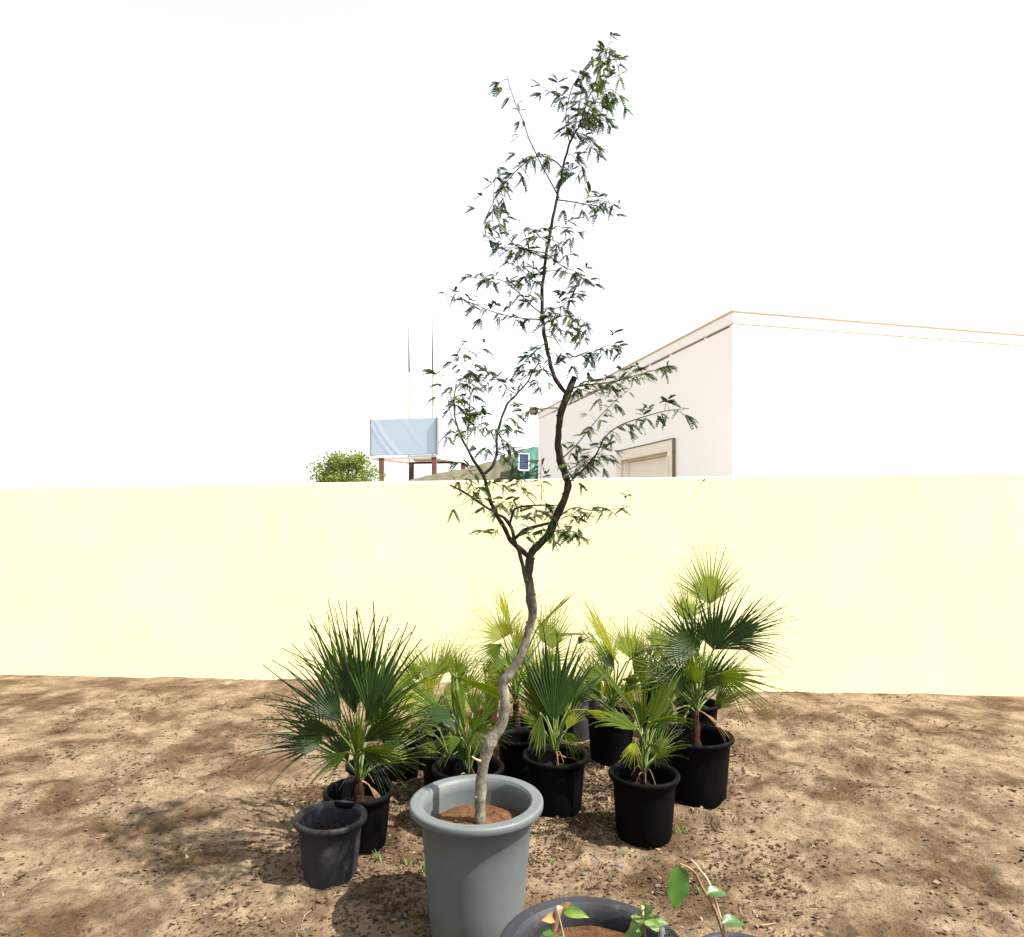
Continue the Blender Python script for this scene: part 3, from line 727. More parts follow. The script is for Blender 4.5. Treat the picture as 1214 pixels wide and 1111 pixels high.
build_palm(cF, DF, 'palm with a tall narrow bright yellow fan against the wall', [
    (733, 788, .0, 116, 2, 102, 10, 40, yl, {'split': .62, 'n': 9}), (747, 780, .12, 92, 6, 64, 52, 0, pl, {'split': .4}),
    (728, 792, -.06, 124, -4, 44, 36, 10, dk), (742, 786, -.02, 38, -4, 42, 12, 40, md, {'split': .7, 'n': 6}), (722, 790, .12, 100, 6, 62, 44, 15, pl),
    (738, 806, -.1, 8, -10, 46, 34, 30, md, {'droop': .15}), (718, 806, -.1, 168, -10, 44, 30, 30, md, {'droop': .15}), (752, 800, .1, 60, 6, 60, 44, 15, md),
    (700, 752, .1, 178, 0, 48, 4, 30, md, {'split': .8, 'n': 3, 'arch': .2}), (716, 768, .1, 152, 4, 44, 12, 30, yl, {'n': 5}), (712, 822, .0, 120, 0, 56, 32, 10, md), (740, 822, -.08, 52, -6, 58, 32, 10, md), (704, 812, .12, 96, 6, 58, 36, 10, pl), (760, 812, .1, 70, 6, 54, 36, 10, md)], 7, .10, .03, fill=11, dead=4)
build_palm(cG, DG, 'bright green palm with strap leaves in the foremost black pot on the right', [
    (767, 868, -.02, 67, -2, 90, 22, 28, md, {'split': .7, 'n': 13, 'cup': .1}), (752, 844, -.05, 126, -2, 104, 6, 45, md, {'split': .72, 'n': 5}),
    (757, 866, -.12, 146, -14, 66, 24, 50, md, {'split': .6, 'droop': .05}), (768, 858, -.1, 22, -12, 66, 20, 45, md, {'split': .6, 'droop': .22}),
    (753, 878, -.14, 252, -18, 32, 40, 10, yl, {'split': .4}), (776, 866, .05, 42, 6, 62, 30, 20, dk), (761, 864, .1, 98, 8, 78, 30, -20, md),
    (772, 882, -.1, -50, -14, 28, 40, 10, md, {'droop': .1}), (756, 862, .06, 160, 4, 70, 16, 40, md, {'split': .6, 'arch': .25, 'droop': .15}), (770, 862, .12, 55, 10, 74, 28, 30, md)], 8, .10, .026, fill=3, dead=1)
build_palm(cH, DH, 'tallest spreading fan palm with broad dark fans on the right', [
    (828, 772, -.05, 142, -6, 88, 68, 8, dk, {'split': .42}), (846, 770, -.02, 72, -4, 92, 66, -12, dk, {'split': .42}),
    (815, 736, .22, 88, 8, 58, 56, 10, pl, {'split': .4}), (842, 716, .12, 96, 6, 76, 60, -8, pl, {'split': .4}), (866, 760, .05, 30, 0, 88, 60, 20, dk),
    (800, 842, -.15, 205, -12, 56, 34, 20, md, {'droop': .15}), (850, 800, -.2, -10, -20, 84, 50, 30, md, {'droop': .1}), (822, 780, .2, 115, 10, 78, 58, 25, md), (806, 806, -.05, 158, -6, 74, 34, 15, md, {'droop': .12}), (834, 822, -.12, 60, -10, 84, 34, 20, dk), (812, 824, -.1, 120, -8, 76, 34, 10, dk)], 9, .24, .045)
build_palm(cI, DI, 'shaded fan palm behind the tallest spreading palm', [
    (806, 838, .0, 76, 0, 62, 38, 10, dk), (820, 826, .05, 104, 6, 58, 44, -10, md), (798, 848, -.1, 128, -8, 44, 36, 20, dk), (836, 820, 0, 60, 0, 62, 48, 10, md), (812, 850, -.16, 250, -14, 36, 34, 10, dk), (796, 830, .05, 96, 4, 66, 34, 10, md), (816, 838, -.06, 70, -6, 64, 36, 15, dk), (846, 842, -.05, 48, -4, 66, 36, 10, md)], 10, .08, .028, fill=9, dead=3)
build_palm(cJ, DJ, 'tan yellow fan palm standing against the wall on the right', [
    (771, 780, -.1, 40, -4, 42, 26, 15, yl), (779, 768, .05, 88, 4, 50, 52, 5, pl), (764, 776, 0, 130, 0, 42, 40, 10, pl), (790, 778, .04, 62, 4, 50, 46, -10, pl), (784, 782, -.12, 10, -8, 40, 40, 20, 'palm_dry')], 11, .10, .028)

# withered stump by the wall
def stump(px, py, D, h, label):
    b = at(px, py, D); b.z = ground_z(b.x, b.y)
    root = thing('palm_stump', b, label, 'stump')
    rnd = random.Random(5); mb = MB(); n = 10
    mb.tube([b + Vector((.004 * i, 0, -.04 + h * i / n)) for i in range(n + 1)], [.045 * rnd.uniform(.85, 1.1) for _ in range(n + 1)], 10, 0, True, .3); mb.build('trunk', M['fibre'], root)
    for k in range(26):
        a = rnd.uniform(0, 6.28); d = Vector((math.cos(a), math.sin(a), 0)); z = h * rnd.uniform(.15, .95); p = b + d * .035 + Vector((0, 0, z)); s = Vector((-d.y, d.x, 0)) * .018
        mb = MB(); q = p + d * rnd.uniform(.015, .04) + Vector((0, 0, rnd.uniform(.04, .09))); mb.add([p - s, p + s, q + s * .4, q - s * .4, p - s - d * .012, p + s - d * .012], [(0, 1, 2, 3), (4, 0, 3), (5, 2, 1), (4, 3, 2, 5)]); mb.build('leaf_base', M['fibre'], root)
stump(581, 820, 4.9, .42, 'brown fibrous palm stump standing by the wall left of the thin trunk')

# ------------------------------------------------------------------ the tall thin tree
def build_tree():
    rnd = random.Random(11)
    D0 = GD
    base = Vector((at(569.5, 968, D0 - .01).x, D0 - .01, grey_c.z))
    root = thing('thorn_tree', base, 'tall thin feathery leaved tree with crooked pale trunk planted in the grey pot', 'tree')
    k = mpp(D0)
    def line(spec, y0, y1, sub=5):
        """spec: (px,py,r_px); depth runs from y0 to y1 along the line"""
        n = len(spec); out = []
        pts = [(*at(s[0], s[1], D0 + y0 + (y1 - y0) * i / (n - 1)), ) for i, s in enumerate(spec)]
        P = catmull(pts, sub); rr = catmull([(s[2] if len(s) > 2 else .8, 0, 0) for s in spec], sub)
        return P, [max(.25, r.x) * k for r in rr]
    def wood(name, spec, y0, y1, mat, parent=root, n=10, wob=.18, sub=5, knots=0):
        P, rr = line(spec, y0, y1, sub)
        for i in range(1, len(P) - 1):      # crooked growth
            P[i] += Vector((noise.noise(P[i] * 23), noise.noise(P[i] * 23 + Vector((7, 3, 1))), 0)) * (1.5 if wob else 1.1) * k
            rr[i] *= 1 + .16 * noise.noise(P[i] * 45 + Vector((0, 9, 0))) if wob else 1
        mb = MB(); mb.tube(P, rr, n, 0, True, wob)
        for q in range(knots):
            i = rnd.randrange(2, len(P) - 2); a = rnd.uniform(0, 6.28); d = Vector((math.cos(a), math.sin(a) , .5)).normalized(); r = rr[i]
            mb.tube([P[i] + d * r * .5, P[i] + d * r * 1.12, P[i] + d * r * 1.35], [r * .42, r * .3, r * .1], 6)
        if parent is root: return mb.build(name, mat, root), P
        me = mb.mesh(name); me.materials.append(mat); o = bpy.data.objects.new(name, me); col.objects.link(o); o.parent = parent; o.matrix_parent_inverse = Matrix.Identity(4)
        return o, P
    trunk = [(569, 978, 6.6), (569.5, 966, 6.4), (570, 940, 6.3), (572, 915, 6.4), (573.5, 903, 6.6), (578, 888, 7.4), (584, 876, 6.8), (592, 864, 6.3), (598.5, 846, 5.8), (598.5, 828, 5.4), (596.5, 816, 6.2), (599, 806, 6.2), (606, 797, 5.4), (615, 781, 5.1), (622, 764, 4.9), (628, 745, 4.8), (630.5, 728, 5.2), (629.5, 712, 5.8), (627.5, 696, 5.4), (627, 680, 4.8), (628, 668, 5.2), (628, 657, 5.0)]
    wood('trunk', trunk, 0, .02, M['bark'], knots=15, n=14, sub=4)
    lead = [(628, 664, 4.2), (631, 654, 4.6), (640, 645, 4.7), (651, 632, 4.9), (661, 612, 4.5), (668, 595, 4.4), (673, 576, 4.4), (670, 562, 4.4), (664, 545, 4.6), (662, 522, 3.9), (663, 502, 4.1), (666, 484, 4.3), (672, 469, 4.4), (678, 456, 4.2), (681, 448, 3.8)]
    wood('branch', lead, .02, .06, M['bark'], knots=14, n=12)
    up = [(674, 468, 3.4), (668, 463, 2.8), (661, 453, 2.6), (655, 440, 2.5), (650, 423, 2.5), (647, 405, 2.4), (644, 388, 2.3), (642.5, 368, 2.2), (642.5, 348, 2.1), (645, 322, 2.0), (648, 300, 1.9), (652, 277, 1.8), (656, 255, 1.8), (661, 232, 1.7), (665, 212, 1.6), (669, 192, 1.4), (675, 172, 1.3), (683, 156, 1.1), (690, 146, .9), (696, 136, .7)]
    uo, UP = wood('branch', up, .05, .16, M['bark'], knots=16, n=9)
    left = [(628, 663, 2.8), (619, 653, 3.2), (609, 644, 3.0), (601, 633, 2.8), (595, 620, 2.6), (588, 609, 2.5), (583, 598, 2.3), (578, 581, 2.2), (573, 565, 2.0), (566, 552, 1.9), (559, 542, 1.7), (553, 531, 1.5), (547, 519, 1.3), (542, 508, 1.0), (539, 494, .8), (539, 475, .7), (541, 455, .6)]
    lo, LP = wood('branch', left, .02, -.12, M['bark'], knots=10, n=9)
    wood('branch', [(624, 690, 2.6), (621, 676, 2.5), (616, 656, 2.4), (611, 642, 2.2), (607, 628, 2.2), (603, 620, 2.1), (597, 613, 1.9), (590, 610, 1.5)], 0.0, -.04, M['bark'], n=8, knots=4)
    wood('branch', [(611, 638, 2.2), (617, 632, 2.1), (625, 627, 2.1), (636, 624, 2.0), (651, 620, 1.5)], -.02, -.12, M['bark'], n=8, knots=3)
    wood('branch', [(605, 621, 1.6), (607, 610, 1.5), (611, 603, 1.4), (622, 600, 1.2), (640, 599, 1.0), (661, 599, .7)], -.02, .03, M['bark'], n=7)
    wood('branch', [(586, 607, 1.6), (574, 600, 1.4), (560, 590, 1.3), (547, 582, 1.2), (534, 575, 1.0)], -.04, -.18, M['bark'], n=7)
    wood('branch', [(573, 563, 1.8), (580, 557, 1.7), (586, 551, 1.8), (588, 540, 1.6), (589, 524, 1.5), (593, 503, 1.5), (599, 484, 1.5), (605, 475, 1.4), (614, 466, 1.2), (624, 454, 1.1), (631, 441, .9), (639, 430, .7)], -.09, -.02, M['bark'], n=8, knots=5)

    # twigs: (points, depth start, depth end, leaf density 0..1.5, start fraction of leaves, young)
    def T(pts, y0, y1, dens=1.0, s0=.1, r0=.9, young=0): return (pts, y0, y1, dens, s0, r0, young)
    tw = [
        T([(663, 235), (655, 220), (640, 191), (628, 166), (621, 145), (612, 125), (606, 108), (601, 90)], .12, .22, .35, .35, .9, 1),
        T([(668, 202), (658, 191), (643, 185), (628, 189), (614, 201), (602, 214), (592, 226), (585, 239), (577, 258), (573, 280)], .13, -.05, 1.1, .1, .9),
        T([(585, 240), (586, 222), (588, 207), (591, 193)], 0, .03, .35, .2, .5),
        T([(648, 300), (632, 297), (612, 291), (600, 278), (591, 261), (584, 243)], .1, .05, .9, .1, .8),
        T([(662, 237), (676, 239), (692, 242), (706, 244), (718, 249), (727, 256)], .12, .28, 1.0, .15, .9),
        T([(700, 243), (712, 238), (724, 240), (734, 246)], .2, .24, 1.2, .1, .5),
        T([(676, 170), (671, 150), (671, 132), (675, 115), (680, 100), (690, 86), (704, 74), (716, 63), (722, 51), (728, 50)], .15, .2, .75, .1, .8),
        T([(675, 117), (665, 113), (654, 110), (643, 103)], .16, .08, .7, .3, .5),
        T([(686, 152), (692, 135), (697, 118), (704, 103), (709, 88), (716, 68), (722, 56)], .15, .12, 1.2, .05, .9, 1),
        T([(696, 136), (702, 124), (712, 112), (724, 106), (734, 115), (740, 128)], .16, .3, 1.1, .05, .7, 1),
        T([(690, 146), (700, 140), (710, 138), (720, 146)], .16, .3, 1.4, .05, .7),
        T([(683, 156), (692, 160), (700, 168), (704, 182)], .15, .05, 1.4, .05, .6),
        T([(678, 166), (684, 140), (688, 120), (690, 105)], .15, .02, 1.5, .05, .7),
        T([(722, 56), (727, 66), (732, 78), (735, 92)], .12, .06, 1.3, .0, .5, 1),
        T([(672, 182), (680, 186), (688, 196), (697, 204)], .14, .2, 1.3, .1, .5),
        T([(668, 196), (676, 204), (688, 203)], .13, .05, 1.2, .1, .5),
        T([(647, 308), (638, 303), (626, 297), (612, 294), (598, 294), (586, 296)], .09, -.08, 1.3, .1, .9),
        T([(650, 288), (640, 280), (630, 272), (622, 270)], .1, .0, 1.4, .1, .7),
        T([(651, 283), (660, 287), (668, 291), (676, 302)], .1, .2, 1.0, .1, .6),
        T([(653, 272), (662, 268), (670, 274), (680, 280)], .1, .02, 1.0, .1, .6),
        T([(644, 338), (634, 334), (624, 325), (613, 316), (602, 312)], .08, .2, 1.2, .1, .8),
        T([(643, 372), (632, 364), (620, 352), (606, 340), (594, 332), (574, 330), (556, 329)], .07, -.1, 1.1, .25, .9),
        T([(643, 379), (625, 378), (605, 375), (586, 370), (565, 362), (548, 354), (534, 346)], .07, .25, 1.0, .05, .9),
        T([(643, 366), (656, 366), (668, 362), (678, 352), (686, 345)], .07, .2, 1.4, .1, .8),
        T([(644, 384), (658, 378), (672, 374), (688, 378), (697, 388)], .07, -.06, 1.4, .1, .8),
        T([(645, 392), (660, 390), (676, 396), (692, 402)], .07, .15, 1.2, .1, .7),
        T([(647, 300), (660, 311), (672, 318), (686, 324), (688, 332)], .1, .02, .8, .3, .7),
        T([(645, 322), (664, 321), (680, 326), (692, 330), (704, 338)], .08, .22, .9, .35, .7),
        T([(646, 398), (657, 402), (668, 415), (680, 432), (697, 445)], .07, .0, .5, .1, .7),
        T([(676, 424), (690, 420), (706, 416), (722, 410), (738, 417)], .03, -.1, 1.5, .1, .7),
        T([(647, 406), (636, 415), (626, 424), (616, 436)], .06, .16, 1.3, .1, .7),
        T([(652, 430), (640, 440), (628, 444), (612, 452)], .06, -.05, 1.2, .1, .6),
        T([(649, 418), (660, 420), (664, 428)], .06, .0, 1.0, .1, .5),
        T([(643, 356), (632, 352), (620, 346)], .08, 0, 1.0, .1, .5),
        T([(645, 330), (635, 324), (628, 318)], .08, 0, 1.0, .1, .5),
        T([(672, 462), (690, 457), (710, 455), (730, 452), (750, 446), (772, 440), (795, 434)], .06, -.15, 1.4, .05, 1.0),
        T([(677, 458), (690, 462), (702, 466), (712, 470)], .06, .0, .8, .1, .6),
        T([(664, 545), (680, 531), (697, 511), (711, 494), (730, 475), (748, 460)], .04, .22, .8, .1, .9),
        T([(672, 574), (690, 558), (705, 541), (716, 521), (732, 506), (758, 496), (786, 488), (817, 484)], .04, -.22, 1.0, .05, 1.1),
        T([(676, 566), (692, 550), (712, 536), (726, 524)], .04, .1, 1.2, .1, .8),
        T([(668, 560), (684, 552), (700, 544), (720, 540)], .04, -.05, 1.2, .1, .7),
        T([(664, 612), (680, 602), (700, 605), (720, 605), (747, 601)], .03, .2, .9, .1, .9),
        T([(652, 632), (668, 628), (682, 632), (692, 640)], .03, -.1, 1.3, .1, .8),
        T([(664, 605), (676, 612), (690, 618)], .03, .1, 1.2, .1, .6),
        T([(664, 484), (648, 484), (630, 487), (612, 491), (600, 500)], .05, -.1, .7, .2, .8),
        T([(553, 532), (555, 505), (557, 475), (556, 448), (563, 424), (577, 406)], -.1, .0, .9, .1, .8),
        T([(556, 445), (549, 434), (546, 422), (550, 412)], -.05, .05, 1.0, .1, .5),
        T([(541, 505), (534, 490), (530, 470), (526, 452), (519, 441)], -.12, -.2, .9, .1, .6),
        T([(541, 460), (548, 452), (560, 456), (572, 462)], -.12, -.02, 1.4, .05, .6),
        T([(545, 515), (536, 512), (528, 516)], -.1, -.2, 1.3, .1, .5),
        T([(556, 480), (566, 486), (574, 492)], -.07, .02, 1.3, .1, .5), T([(557, 470), (546, 474), (536, 480)], -.07, -.16, 1.3, .1, .5),
        T([(555, 500), (566, 504), (578, 508)], -.08, 0, 1.2, .1, .5), T([(556, 455), (568, 446), (580, 440), (592, 446)], -.06, .05, 1.3, .1, .6),
        T([(594, 500), (604, 506), (610, 514)], -.06, .05, 1.0, .1, .5), T([(589, 520), (600, 524), (606, 532)], -.06, .05, 1.1, .1, .5), T([(592, 508), (582, 506), (576, 512)], -.06, -.12, 1.0, .1, .5),
        T([(612, 467), (602, 462), (594, 452), (586, 446)], -.05, .1, .9, .1, .6), T([(626, 453), (636, 452), (642, 456)], -.03, .05, 1.0, .1, .5),
        T([(588, 540), (578, 530), (568, 534)], -.06, -.15, 1.1, .1, .5), T([(588, 534), (598, 538), (606, 541), (611, 546)], -.06, .05, .8, .1, .6),
        T([(566, 552), (556, 556), (548, 566)], -.1, -.2, .8, .1, .5), T([(578, 582), (566, 578), (556, 582)], -.08, -.2, 1.2, .1, .5), T([(560, 590), (548, 598), (536, 600), (530, 590)], -.14, -.2, .3, .3, .5), T([(547, 582), (540, 570), (534, 560)], -.16, -.22, .3, .3, .5),
        T([(636, 600), (622, 584), (613, 566), (607, 550), (602, 537)], .0, .14, .75, .1, .6), T([(641, 599), (642, 580), (641, 562), (642, 545)], .0, .1, 1.0, .1, .6),
        T([(622, 600), (606, 596), (590, 594)], -.01, -.12, 1.0, .1, .6), T([(630, 600), (640, 608), (652, 612), (660, 616)], 0, -.1, 1.2, .1, .6), T([(611, 612), (626, 614), (642, 611), (656, 606)], -.02, .02, 1.2, .1, .8),
        T([(636, 624), (628, 632), (618, 636)], -.08, -.16, 1.1, .1, .5), T([(640, 623), (650, 630), (660, 628), (668, 634)], -.08, 0, 1.3, .1, .6), T([(583, 600), (594, 596), (604, 590)], -.06, .08, 1.0, .1, .5),
        T([(595, 622), (588, 630), (584, 640)], -.05, -.15, .6, .1, .5), T([(574, 566), (584, 572), (594, 576)], -.08, 0, .9, .1, .5),
        T([(625, 690), (617, 696), (612, 700)], 0, -.05, .3, .2, .5), T([(631, 716), (642, 704), (654, 697), (662, 696)], 0, .1, .05, .2, .5),
    ]
    class Leaves: pass
    def pinna(mb, p, d, up, L, mi):
        s = d.cross(up)
        if s.length < .05: s = Vector((1, 0, 0))
        s.normalize(); n = 8; w = L * rnd.uniform(.12, .18)
        curl = rnd.uniform(.1, .45)
        for i in range(n):
            t = (i + .6) / n
            c = p + d * (L * t) - Vector((0, 0, 1)) * (L * curl * t * t)
            ww = w * (1 - .55 * abs(t - .45) * 1.4); hl = L / n * 1.15
            for sg in (-1, 1):
                q = c + s * sg * ww + d * hl * .9 - up * ww * rnd.uniform(-.1, .5)
                mb.add([c - d * hl * .35, c + d * hl * .5, q + d * hl * .55, q - d * hl * .5], [(0, 1, 2, 3)], mi)
        e = p + d * L - Vector((0, 0, 1)) * (L * curl); u = up * L * .012
        mb.add([p - u, p + u, e], [(0, 1, 2)], mi)
    for (pts, y0, y1, dens, s0, r0, young) in tw:
        spec = [(x, y, r0 * (1 - .65 * i / (len(pts) - 1))) for i, (x, y) in enumerate(pts)]
        to, P = wood('twig', spec, y0, y1, M['twig'] if r0 < .85 else M['bark'], n=5, wob=0, sub=4)
        mb = MB(); acc = 0; sub = MB()
        total = sum((P[i + 1] - P[i]).length for i in range(len(P) - 1)); run = 0
        for i in range(len(P) - 1):
            seg = P[i + 1] - P[i]; sl = seg.length; t = seg.normalized() if sl > 0 else Vector((0, 0, 1))
            run += sl
            if run / total < s0: continue
            acc += sl * dens / (4.5 * k)
            while acc > 1:
                acc -= 1; p = P[i].lerp(P[i + 1], rnd.random())
                # short spur then one leaf of 1-3 pairs of feathery pinnae
                side = Vector((rnd.gauss(0, 1), rnd.gauss(0, 1), rnd.gauss(.1, .5)));
                side = (side - t * side.dot(t) * .6).normalized()
                fork = rnd.random() < .22
                if fork: 
                    q = p + side * rnd.uniform(5, 14) * k; sub.tube([p, p.lerp(q, .5) + Vector((0, 0, .003)), q], [.0012, .001, .0006], 4); p = q
                d0 = (side + t * rnd.uniform(-.2, .7) + Vector((rnd.gauss(0, .15), 0, -.25))).normalized()
                stalk = rnd.uniform(2, 5) * k; mi = 1 if (young and rnd.random() < .75) or rnd.random() < .08 else 0
                e = p + d0 * stalk; sub.tube([p, e], [.0006, .0005], 3, 0, False)
                for pr in range(rnd.choice((1, 1, 2, 2)) + (1 if fork else 0)):
                    for sg in (-1, 1):
                        if rnd.random() < .12: continue
                        o = d0.cross(Vector((rnd.gauss(0, .3), rnd.gauss(0, .3), 1))).normalized() * sg
                        d = (d0 * rnd.uniform(.5, 1) + o * rnd.uniform(.3, .9) + Vector((0, 0, rnd.uniform(-.5, .05)))).normalized()
                        upv = d.cross(Vector((rnd.gauss(0, 1), rnd.gauss(0, 1), rnd.gauss(0, .4)))).normalized()
                        pinna(mb, e + d0 * pr * 2.2 * k, d, upv, rnd.uniform(7, 14.5) * k, mi)
        for nm, b_, ms in (('leaves', mb, [M['acacia'], M['acacia_tip']]), ('spurs', sub, [M['twig']])):
            if not b_.v: continue
            me = b_.mesh(nm)
            for x in ms: me.materials.append(x)
            o = bpy.data.objects.new(nm, me); col.objects.link(o); o.parent = to; o.matrix_parent_inverse = Matrix.Identity(4); o['kind'] = 'stuff'
    # broken dead spur low on the trunk
    wood('dead_spur', [(573, 903, 1.6), (566, 901, 1.3), (560, 897, .9)], 0, -.03, M['straw'], n=6)
    # dry seed pod cluster hanging in the crown
    mb = MB(); q = at(611, 479, D0 - .03)
    for i in range(14):
        d = Vector((rnd.gauss(0, 1), rnd.gauss(0, 1), rnd.gauss(-.5, .8))).normalized(); l = rnd.uniform(4, 9) * k
        a = q + Vector((rnd.gauss(0, 1), rnd.gauss(0, 1), rnd.gauss(0, 1))) * 1.3 * k
        s = d.cross(Vector((0, 1, .2))).normalized() * 1.1 * k
        mb.add([a - s * .5, a + d * l * .5 + s, a + d * l, a + d * l * .5 - s], [(0, 1, 2, 3)])
    mb.tube([at(611, 468, D0 - .05), q], [.0008, .0008], 4)
    mb.build('seed_pods', M['palm_dry'], root)
build_tree()

# ------------------------------------------------------------------ small plants in the front pot, sapling on the right
def broad_leaf(p, d, up, L, W, fold=.3, droop=.3, n=8):
    mb = MB(); d = d.normalized(); s = d.cross(up).normalized(); nn = s.cross(d); vs = []; fs = []
    for i in range(n + 1):
        t = i / n; w = W * .5 * (math.sin(math.pi * min(1, t ** .8)) ** .75) * (1 - .25 * t) if 0 < t < 1 else .0006
        c = p + d * L * t - Vector((0, 0, 1)) * (L * droop * t * t)
        wv = .05 * W * math.sin(t * 14)
        vs += [c - s * w + nn * (w * fold + wv), c - s * w * .5 + nn * w * fold * .35, c, c + s * w * .5 + nn * w * fold * .35, c + s * w + nn * (w * fold - wv)]
    for i in range(n):
        for j in range(4): q = i * 5 + j; fs.append((q, q + 1, q + 6, q + 5))
    mb.add(vs, fs, 0, True); return mb

def front_pot_plants():
    D = FD
    k = mpp(D)
    sz = fore_c.z
    # cut stem with a few leaves
    top = at(663, 1076, D); b = Vector((top.x - .03, D + .0, sz))
    root = thing('pruned_cutting', b, 'pruned brown cutting with torn leaves in the wide dusty black pot', 'plant')
    mb = MB(); mb.tube(catmull([b - Vector((0, 0, .02)), b.lerp(top, .5) + Vector((-.004, 0, 0)), top], 4), [.011, .0105, .010, .0095, .0095, .009, .009, .009, .0088], 9, 0, True, .15); mb.build('stem', M['stem'], root)
    mb = MB(); mb.lathe([(0.0001, .001), (.0075, .0008), (.0088, 0)], 12, 0, top + Vector((0, 0, .0008))); mb.build('cut_face', M['straw'], root)
    for (px, py, dx, dz, dy, L, W, m) in ((668, 1082, 1, .30, -.2, 32, 14, 'weed'), (660, 1089, -1, .55, -.4, 22, 13, 'palm_dry'), (660, 1100, -1, -.2, -.5, 26, 14, 'broadleaf'), (665, 1078, .8, .9, .1, 18, 8, 'palm_dry'), (664, 1108, .6, -.3, -.8, 20, 12, 'weed')):
        p = at(px, py, D); mb = broad_leaf(p, Vector((dx, dy, dz)), Vector((0, -.75, .6)), L * k, W * k, .35, .35); mb.build('leaf', M[m], root)
    # seedling with a rosette of leaves
    b = at(762, 1128, D + .03); b.z = sz; t = at(762, 1090, D + .03)
    root = thing('seedling', b, 'green leafy seedling near the right rim of the wide dusty pot', 'plant')
    mb = MB(); mb.tube(catmull([b, b.lerp(t, .5) + Vector((.006, 0, 0)), t], 4), [.006 - .0003 * i for i in range(9)], 7); mb.build('stem', M['stem'], root)
    for (a, e, L, W) in ((175, -.25, 34, 17), (120, .5, 22, 13), (60, .7, 22, 13), (10, .1, 32, 17), (-30, -.2, 28, 15), (215, -.3, 26, 14), (90, .2, 20, 12)):
        d = Vector((math.cos(R(a)), -.35 + .5 * random.random() - (.3 if e < 0 else 0), e)); mb = broad_leaf(t + Vector((0, 0, random.uniform(-.02, .01))), d, Vector((0, -.6, .8)), L * k, W * k, .3, .2); mb.build('leaf', M['weed'], root)
    mb = MB(); c = at(762, 1080, D + .03); mb.tube([t, c], [.004, .003], 6); mb.tube([c - Vector((.004, 0, 0)), c + Vector((.001, 0, .012))], [.005, .004], 6); mb.build('dead_tip', M['straw'], root)
    # grey cut stub
    p = at(777, 1112, D); p.z = sz - .01; q = at(785, 1101, D - .02)
    st = thing('stem_stub', p, 'short grey cut stub leaning beside the leafy seedling', 'plant'); mb = MB(); mb.tube([p, p.lerp(q, .6), q], [.008, .0075, .007], 9, 0, True, .2); mb.build('stem', M['pebble'], st)
    # dry grass stalk
    p = at(676, 1108, D - .02); q = at(660, 1075, D - .03); p.z = min(p.z, sz + .002)
    o = MB(); o.tube(catmull([p - Vector((0, 0, .02)), p.lerp(q, .5) + Vector((.002, 0, .004)), q], 4), [.0026 - .0002 * i for i in range(9)], 5); so = o.build('grass_stalk', M['straw']); tag(so, 'single dry yellow grass stalk leaning in the wide dusty pot', 'grass')
    # small nursery pot sunk in the soil
    c = at(668, 1120, D - .04); c.z = sz - .04
    root = thing('seedling_pot', c, 'small black seedling pot sunk in the soil of the wide dusty pot', 'pot')
    mb = MB(); mb.lathe([(.045, 0), (.052, .055), (.056, .055), (.0575, .058), (.056, .062), (.051, .062), (.049, .055), (.043, .02), (.001, .02)], 40, 0, c); mb.build('pot_shell', M['black_pot'], root)
    for i in range(7):
        x = random.uniform(-.13, .15); y = random.uniform(-.1, .12); b = Vector((fore_c.x + x, fore_c.y + y, sz + .003))
        root = thing('sprout', b, 'tiny two leaved green sprout in the soil of the wide dusty pot', 'sprout', 'sprouts in the wide dusty pot')
        mb = MB(); mb.tube([b - Vector((0, 0, .012)), b + Vector((0, 0, .015))], [.001, .001], 4); mb.build('stem', M['weed'], root)
        for s in (-1, 1):
            mb = broad_leaf(b + Vector((0, 0, .014)), Vector((s, random.uniform(-.5, .5), .4)), Vector((0, 0, 1)), .014, .008, .2, .1, 4); mb.build('leaf', M['weed'], root)
front_pot_plants()

def sapling():
    D = DK - .03; k = mpp(D); b = Vector(cK)
    root = thing('sapling', b, 'leaning sapling with one large glossy hanging leaf at the right of the wide pot', 'plant')
    j = at(806, 1024, D - .05)
    pts = catmull([b - Vector((0, 0, .02)), at(852, 1090, D), at(832, 1052, D), at(822, 1033, D - .03), j], 5)
    mb = MB(); mb.tube(pts, [.0052 - .0028 * i / len(pts) for i in range(len(pts))], 7, 0, True, .1); mb.build('stem', M['stem'], root)
    pts = catmull([b + Vector((.01, .01, -.02)), at(846, 1062, D + .02), at(830, 1032, D + .02), at(819, 1019, D + .02)], 5)
    mb = MB(); mb.tube(pts, [.004 - .002 * i / len(pts) for i in range(len(pts))], 6); mb.build('dry_twig', M['straw'], root)
    # hanging leaf: about 25 px wide and 47 px long
    mb = broad_leaf(at(804, 1026, D - .05), Vector((-.1, -.12, -1)), Vector((.35, -1, .05)), 49 * k, 33 * k, .28, .0, 12); mb.build('leaf', M['broadleaf'], root)
    for (px, py, dx, dy, dz, L, W) in ((838, 1060, 1, .2, .3, 28, 16), (856, 1095, 1, .3, .2, 34, 18)):
        mb = broad_leaf(at(px, py, D), Vector((dx, dy, dz)), Vector((0, -.5, .9)), L * k, W * k, .3, .45, 10); mb.build('leaf', M['broadleaf'], root)
sapling()

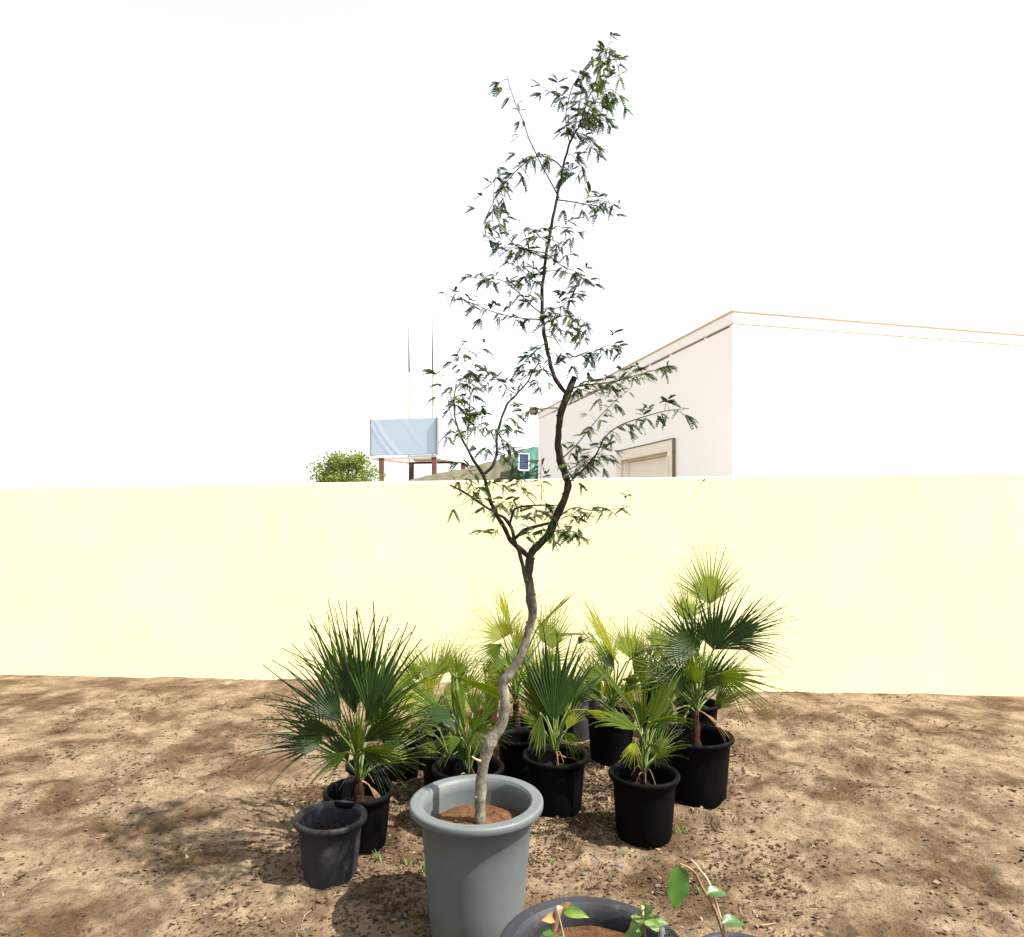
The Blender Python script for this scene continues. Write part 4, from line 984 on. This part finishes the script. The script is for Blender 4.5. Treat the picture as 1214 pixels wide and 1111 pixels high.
# ------------------------------------------------------------------ litter, pebbles, weeds
POTS = [(o.location.x, o.location.y) for o in bpy.data.objects if o.type == 'EMPTY' and o.get('category') == 'pot']
def litter():
    rnd = random.Random(21)
    mb = MB()
    for i in range(48000):
        x = rnd.uniform(-3.4, 3.4); y = rnd.uniform(1.7, 5.6)
        if abs(x) > 1.3 and rnd.random() < .5: continue
        dn = noise.noise(Vector((x * 2.6, y * 2.6, 4))) + .5 * noise.noise(Vector((x * 7, y * 7, 1))) + .42 * max(0, 1 - max(0, math.hypot(x, (y - 3.8) * .8) - .8) * 1.2) - .02
        if dn < rnd.uniform(-.25, .55): continue
        if abs(x) > .8 * y: continue
        z = ground_z(x, y); c = Vector((x, y, z + .002)); a = rnd.uniform(0, 6.28)
        l = rnd.uniform(.004, .016) * (1.4 if rnd.random() < .1 else 1); w = l * rnd.uniform(.2, .7)
        d = Vector((math.cos(a), math.sin(a), rnd.uniform(-.3, .5))); s = Vector((-d.y, d.x, rnd.uniform(-.4, .4))); h = Vector((0, 0, rnd.uniform(.001, .005)))
        m = 0 if rnd.random() < .86 else 1
        mb.add([c - d * l - s * w * .4, c + s * w + h, c + d * l + h * .5, c - s * w + h * .3, c - h], [(0, 3, 1), (1, 3, 2), (0, 1, 4), (1, 2, 4), (2, 3, 4), (3, 0, 4)], m)
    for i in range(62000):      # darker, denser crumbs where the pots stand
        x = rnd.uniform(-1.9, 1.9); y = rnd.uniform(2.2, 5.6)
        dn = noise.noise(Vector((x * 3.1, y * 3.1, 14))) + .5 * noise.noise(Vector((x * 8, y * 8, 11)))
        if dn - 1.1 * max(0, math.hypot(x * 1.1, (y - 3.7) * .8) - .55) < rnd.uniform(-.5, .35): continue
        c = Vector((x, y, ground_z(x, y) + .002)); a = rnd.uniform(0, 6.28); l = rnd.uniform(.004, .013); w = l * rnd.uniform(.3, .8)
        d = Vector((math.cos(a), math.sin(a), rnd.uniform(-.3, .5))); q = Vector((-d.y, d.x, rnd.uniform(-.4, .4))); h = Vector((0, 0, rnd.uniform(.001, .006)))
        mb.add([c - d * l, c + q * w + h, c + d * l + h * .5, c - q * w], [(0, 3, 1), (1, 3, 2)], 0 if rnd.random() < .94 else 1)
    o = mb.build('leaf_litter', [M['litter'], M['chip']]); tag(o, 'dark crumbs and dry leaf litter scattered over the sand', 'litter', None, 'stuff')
    mb = MB()
    for i in range(150):
        x = rnd.uniform(-1.3, 1.5); y = rnd.uniform(1.9, 4.8); z = ground_z(x, y); a = rnd.uniform(0, 6.28); l = rnd.uniform(.02, .09)
        p = Vector((x, y, z + .004)); q = p + Vector((math.cos(a), math.sin(a), 0)) * l; q.z = ground_z(q.x, q.y) + .005
        m = p.lerp(q, .5) + Vector((rnd.uniform(-.01, .01), rnd.uniform(-.01, .01), .004)); mb.tube([p, m, q], [.0012, .0014, .0008], 4)
    o = mb.build('straw_bits', M['straw']); tag(o, 'pale dry straw bits and twigs lying on the sand', 'litter', None, 'stuff')
    mb = MB()
    for cx, cy, n, sp in ((at(496, 1030, 2.85).x, 2.85, 10, .05), (at(470, 1020, 2.9).x, 2.9, 6, .06), (at(722, 972, 3.3).x, 3.3, 9, .06), (at(720, 940, 3.6).x, 3.6, 8, .08), (at(760, 1000, 3.02).x, 3.02, 12, .14), (at(810, 985, 3.2).x, 3.2, 6, .06), (at(632, 1022, 2.9).x, 2.92, 7, .06), (at(560, 905, 3.5).x, 3.5, 5, .05), (at(825, 1060, 2.66).x, 2.66, 5, .03)):
        for i in range(n):
            x = cx + rnd.gauss(0, sp); y = cy + rnd.gauss(0, sp * .5); z = ground_z(x, y)
            for b in range(rnd.randrange(2, 5)):
                a = rnd.uniform(0, 6.28); l = rnd.uniform(.015, .045); d = Vector((math.cos(a) * .6, math.sin(a) * .6, 1)); s = Vector((-math.sin(a), math.cos(a), 0)) * .0022
                p = Vector((x, y, z - .003)); m = p + d * l * .6; e = p + d * l + Vector((math.cos(a), math.sin(a), -.3)) * l * .3
                mb.add([p - s, p + s, m + s, m - s, e], [(0, 1, 2, 3), (3, 2, 4)])
    o = mb.build('weeds', M['weed']); tag(o, 'tiny green weeds sprouting from the sand between pots', 'weeds', None, 'stuff')
    for (px, py, D, r) in ((703, 1017, 2.95, .011), (734, 1024, 2.9, .016), (693, 1035, 2.82, .013), (699, 1035, 2.83, .008), (780, 1048, 2.74, .010), (472, 1086, 2.5, .014), (478, 1094, 2.48, .012), (424, 1086, 2.52, .010), (708, 1016, 2.95, .008)):
        p = at(px, py, D); D2 = EYE * F / (py - HY); p = at(px, py, D2); p.z = ground_z(p.x, p.y)
        mb = MB(); vs = []; fs = []; n = 8
        prof = [(.001, -.4), (.8, -.2), (1, .15), (.7, .5), (.001, .65)]
        for (rr, zz) in prof:
            for q in range(n):
                a = q * 6.283 / n; f = rnd.uniform(.8, 1.15); vs.append(p + Vector((math.cos(a) * rr * r * f * 1.2, math.sin(a) * rr * r * f, zz * r * rnd.uniform(.9, 1.1))))
        for i in range(4):
            for q in range(n): fs.append((i * n + q, i * n + (q + 1) % n, (i + 1) * n + (q + 1) % n, (i + 1) * n + q))
        mb.add(vs, fs); o = mb.build('pebble', M['pebble']); tag(o, 'small grey pebble lying on the open sand near the pots', 'pebble', 'pebbles on the sand')
litter()
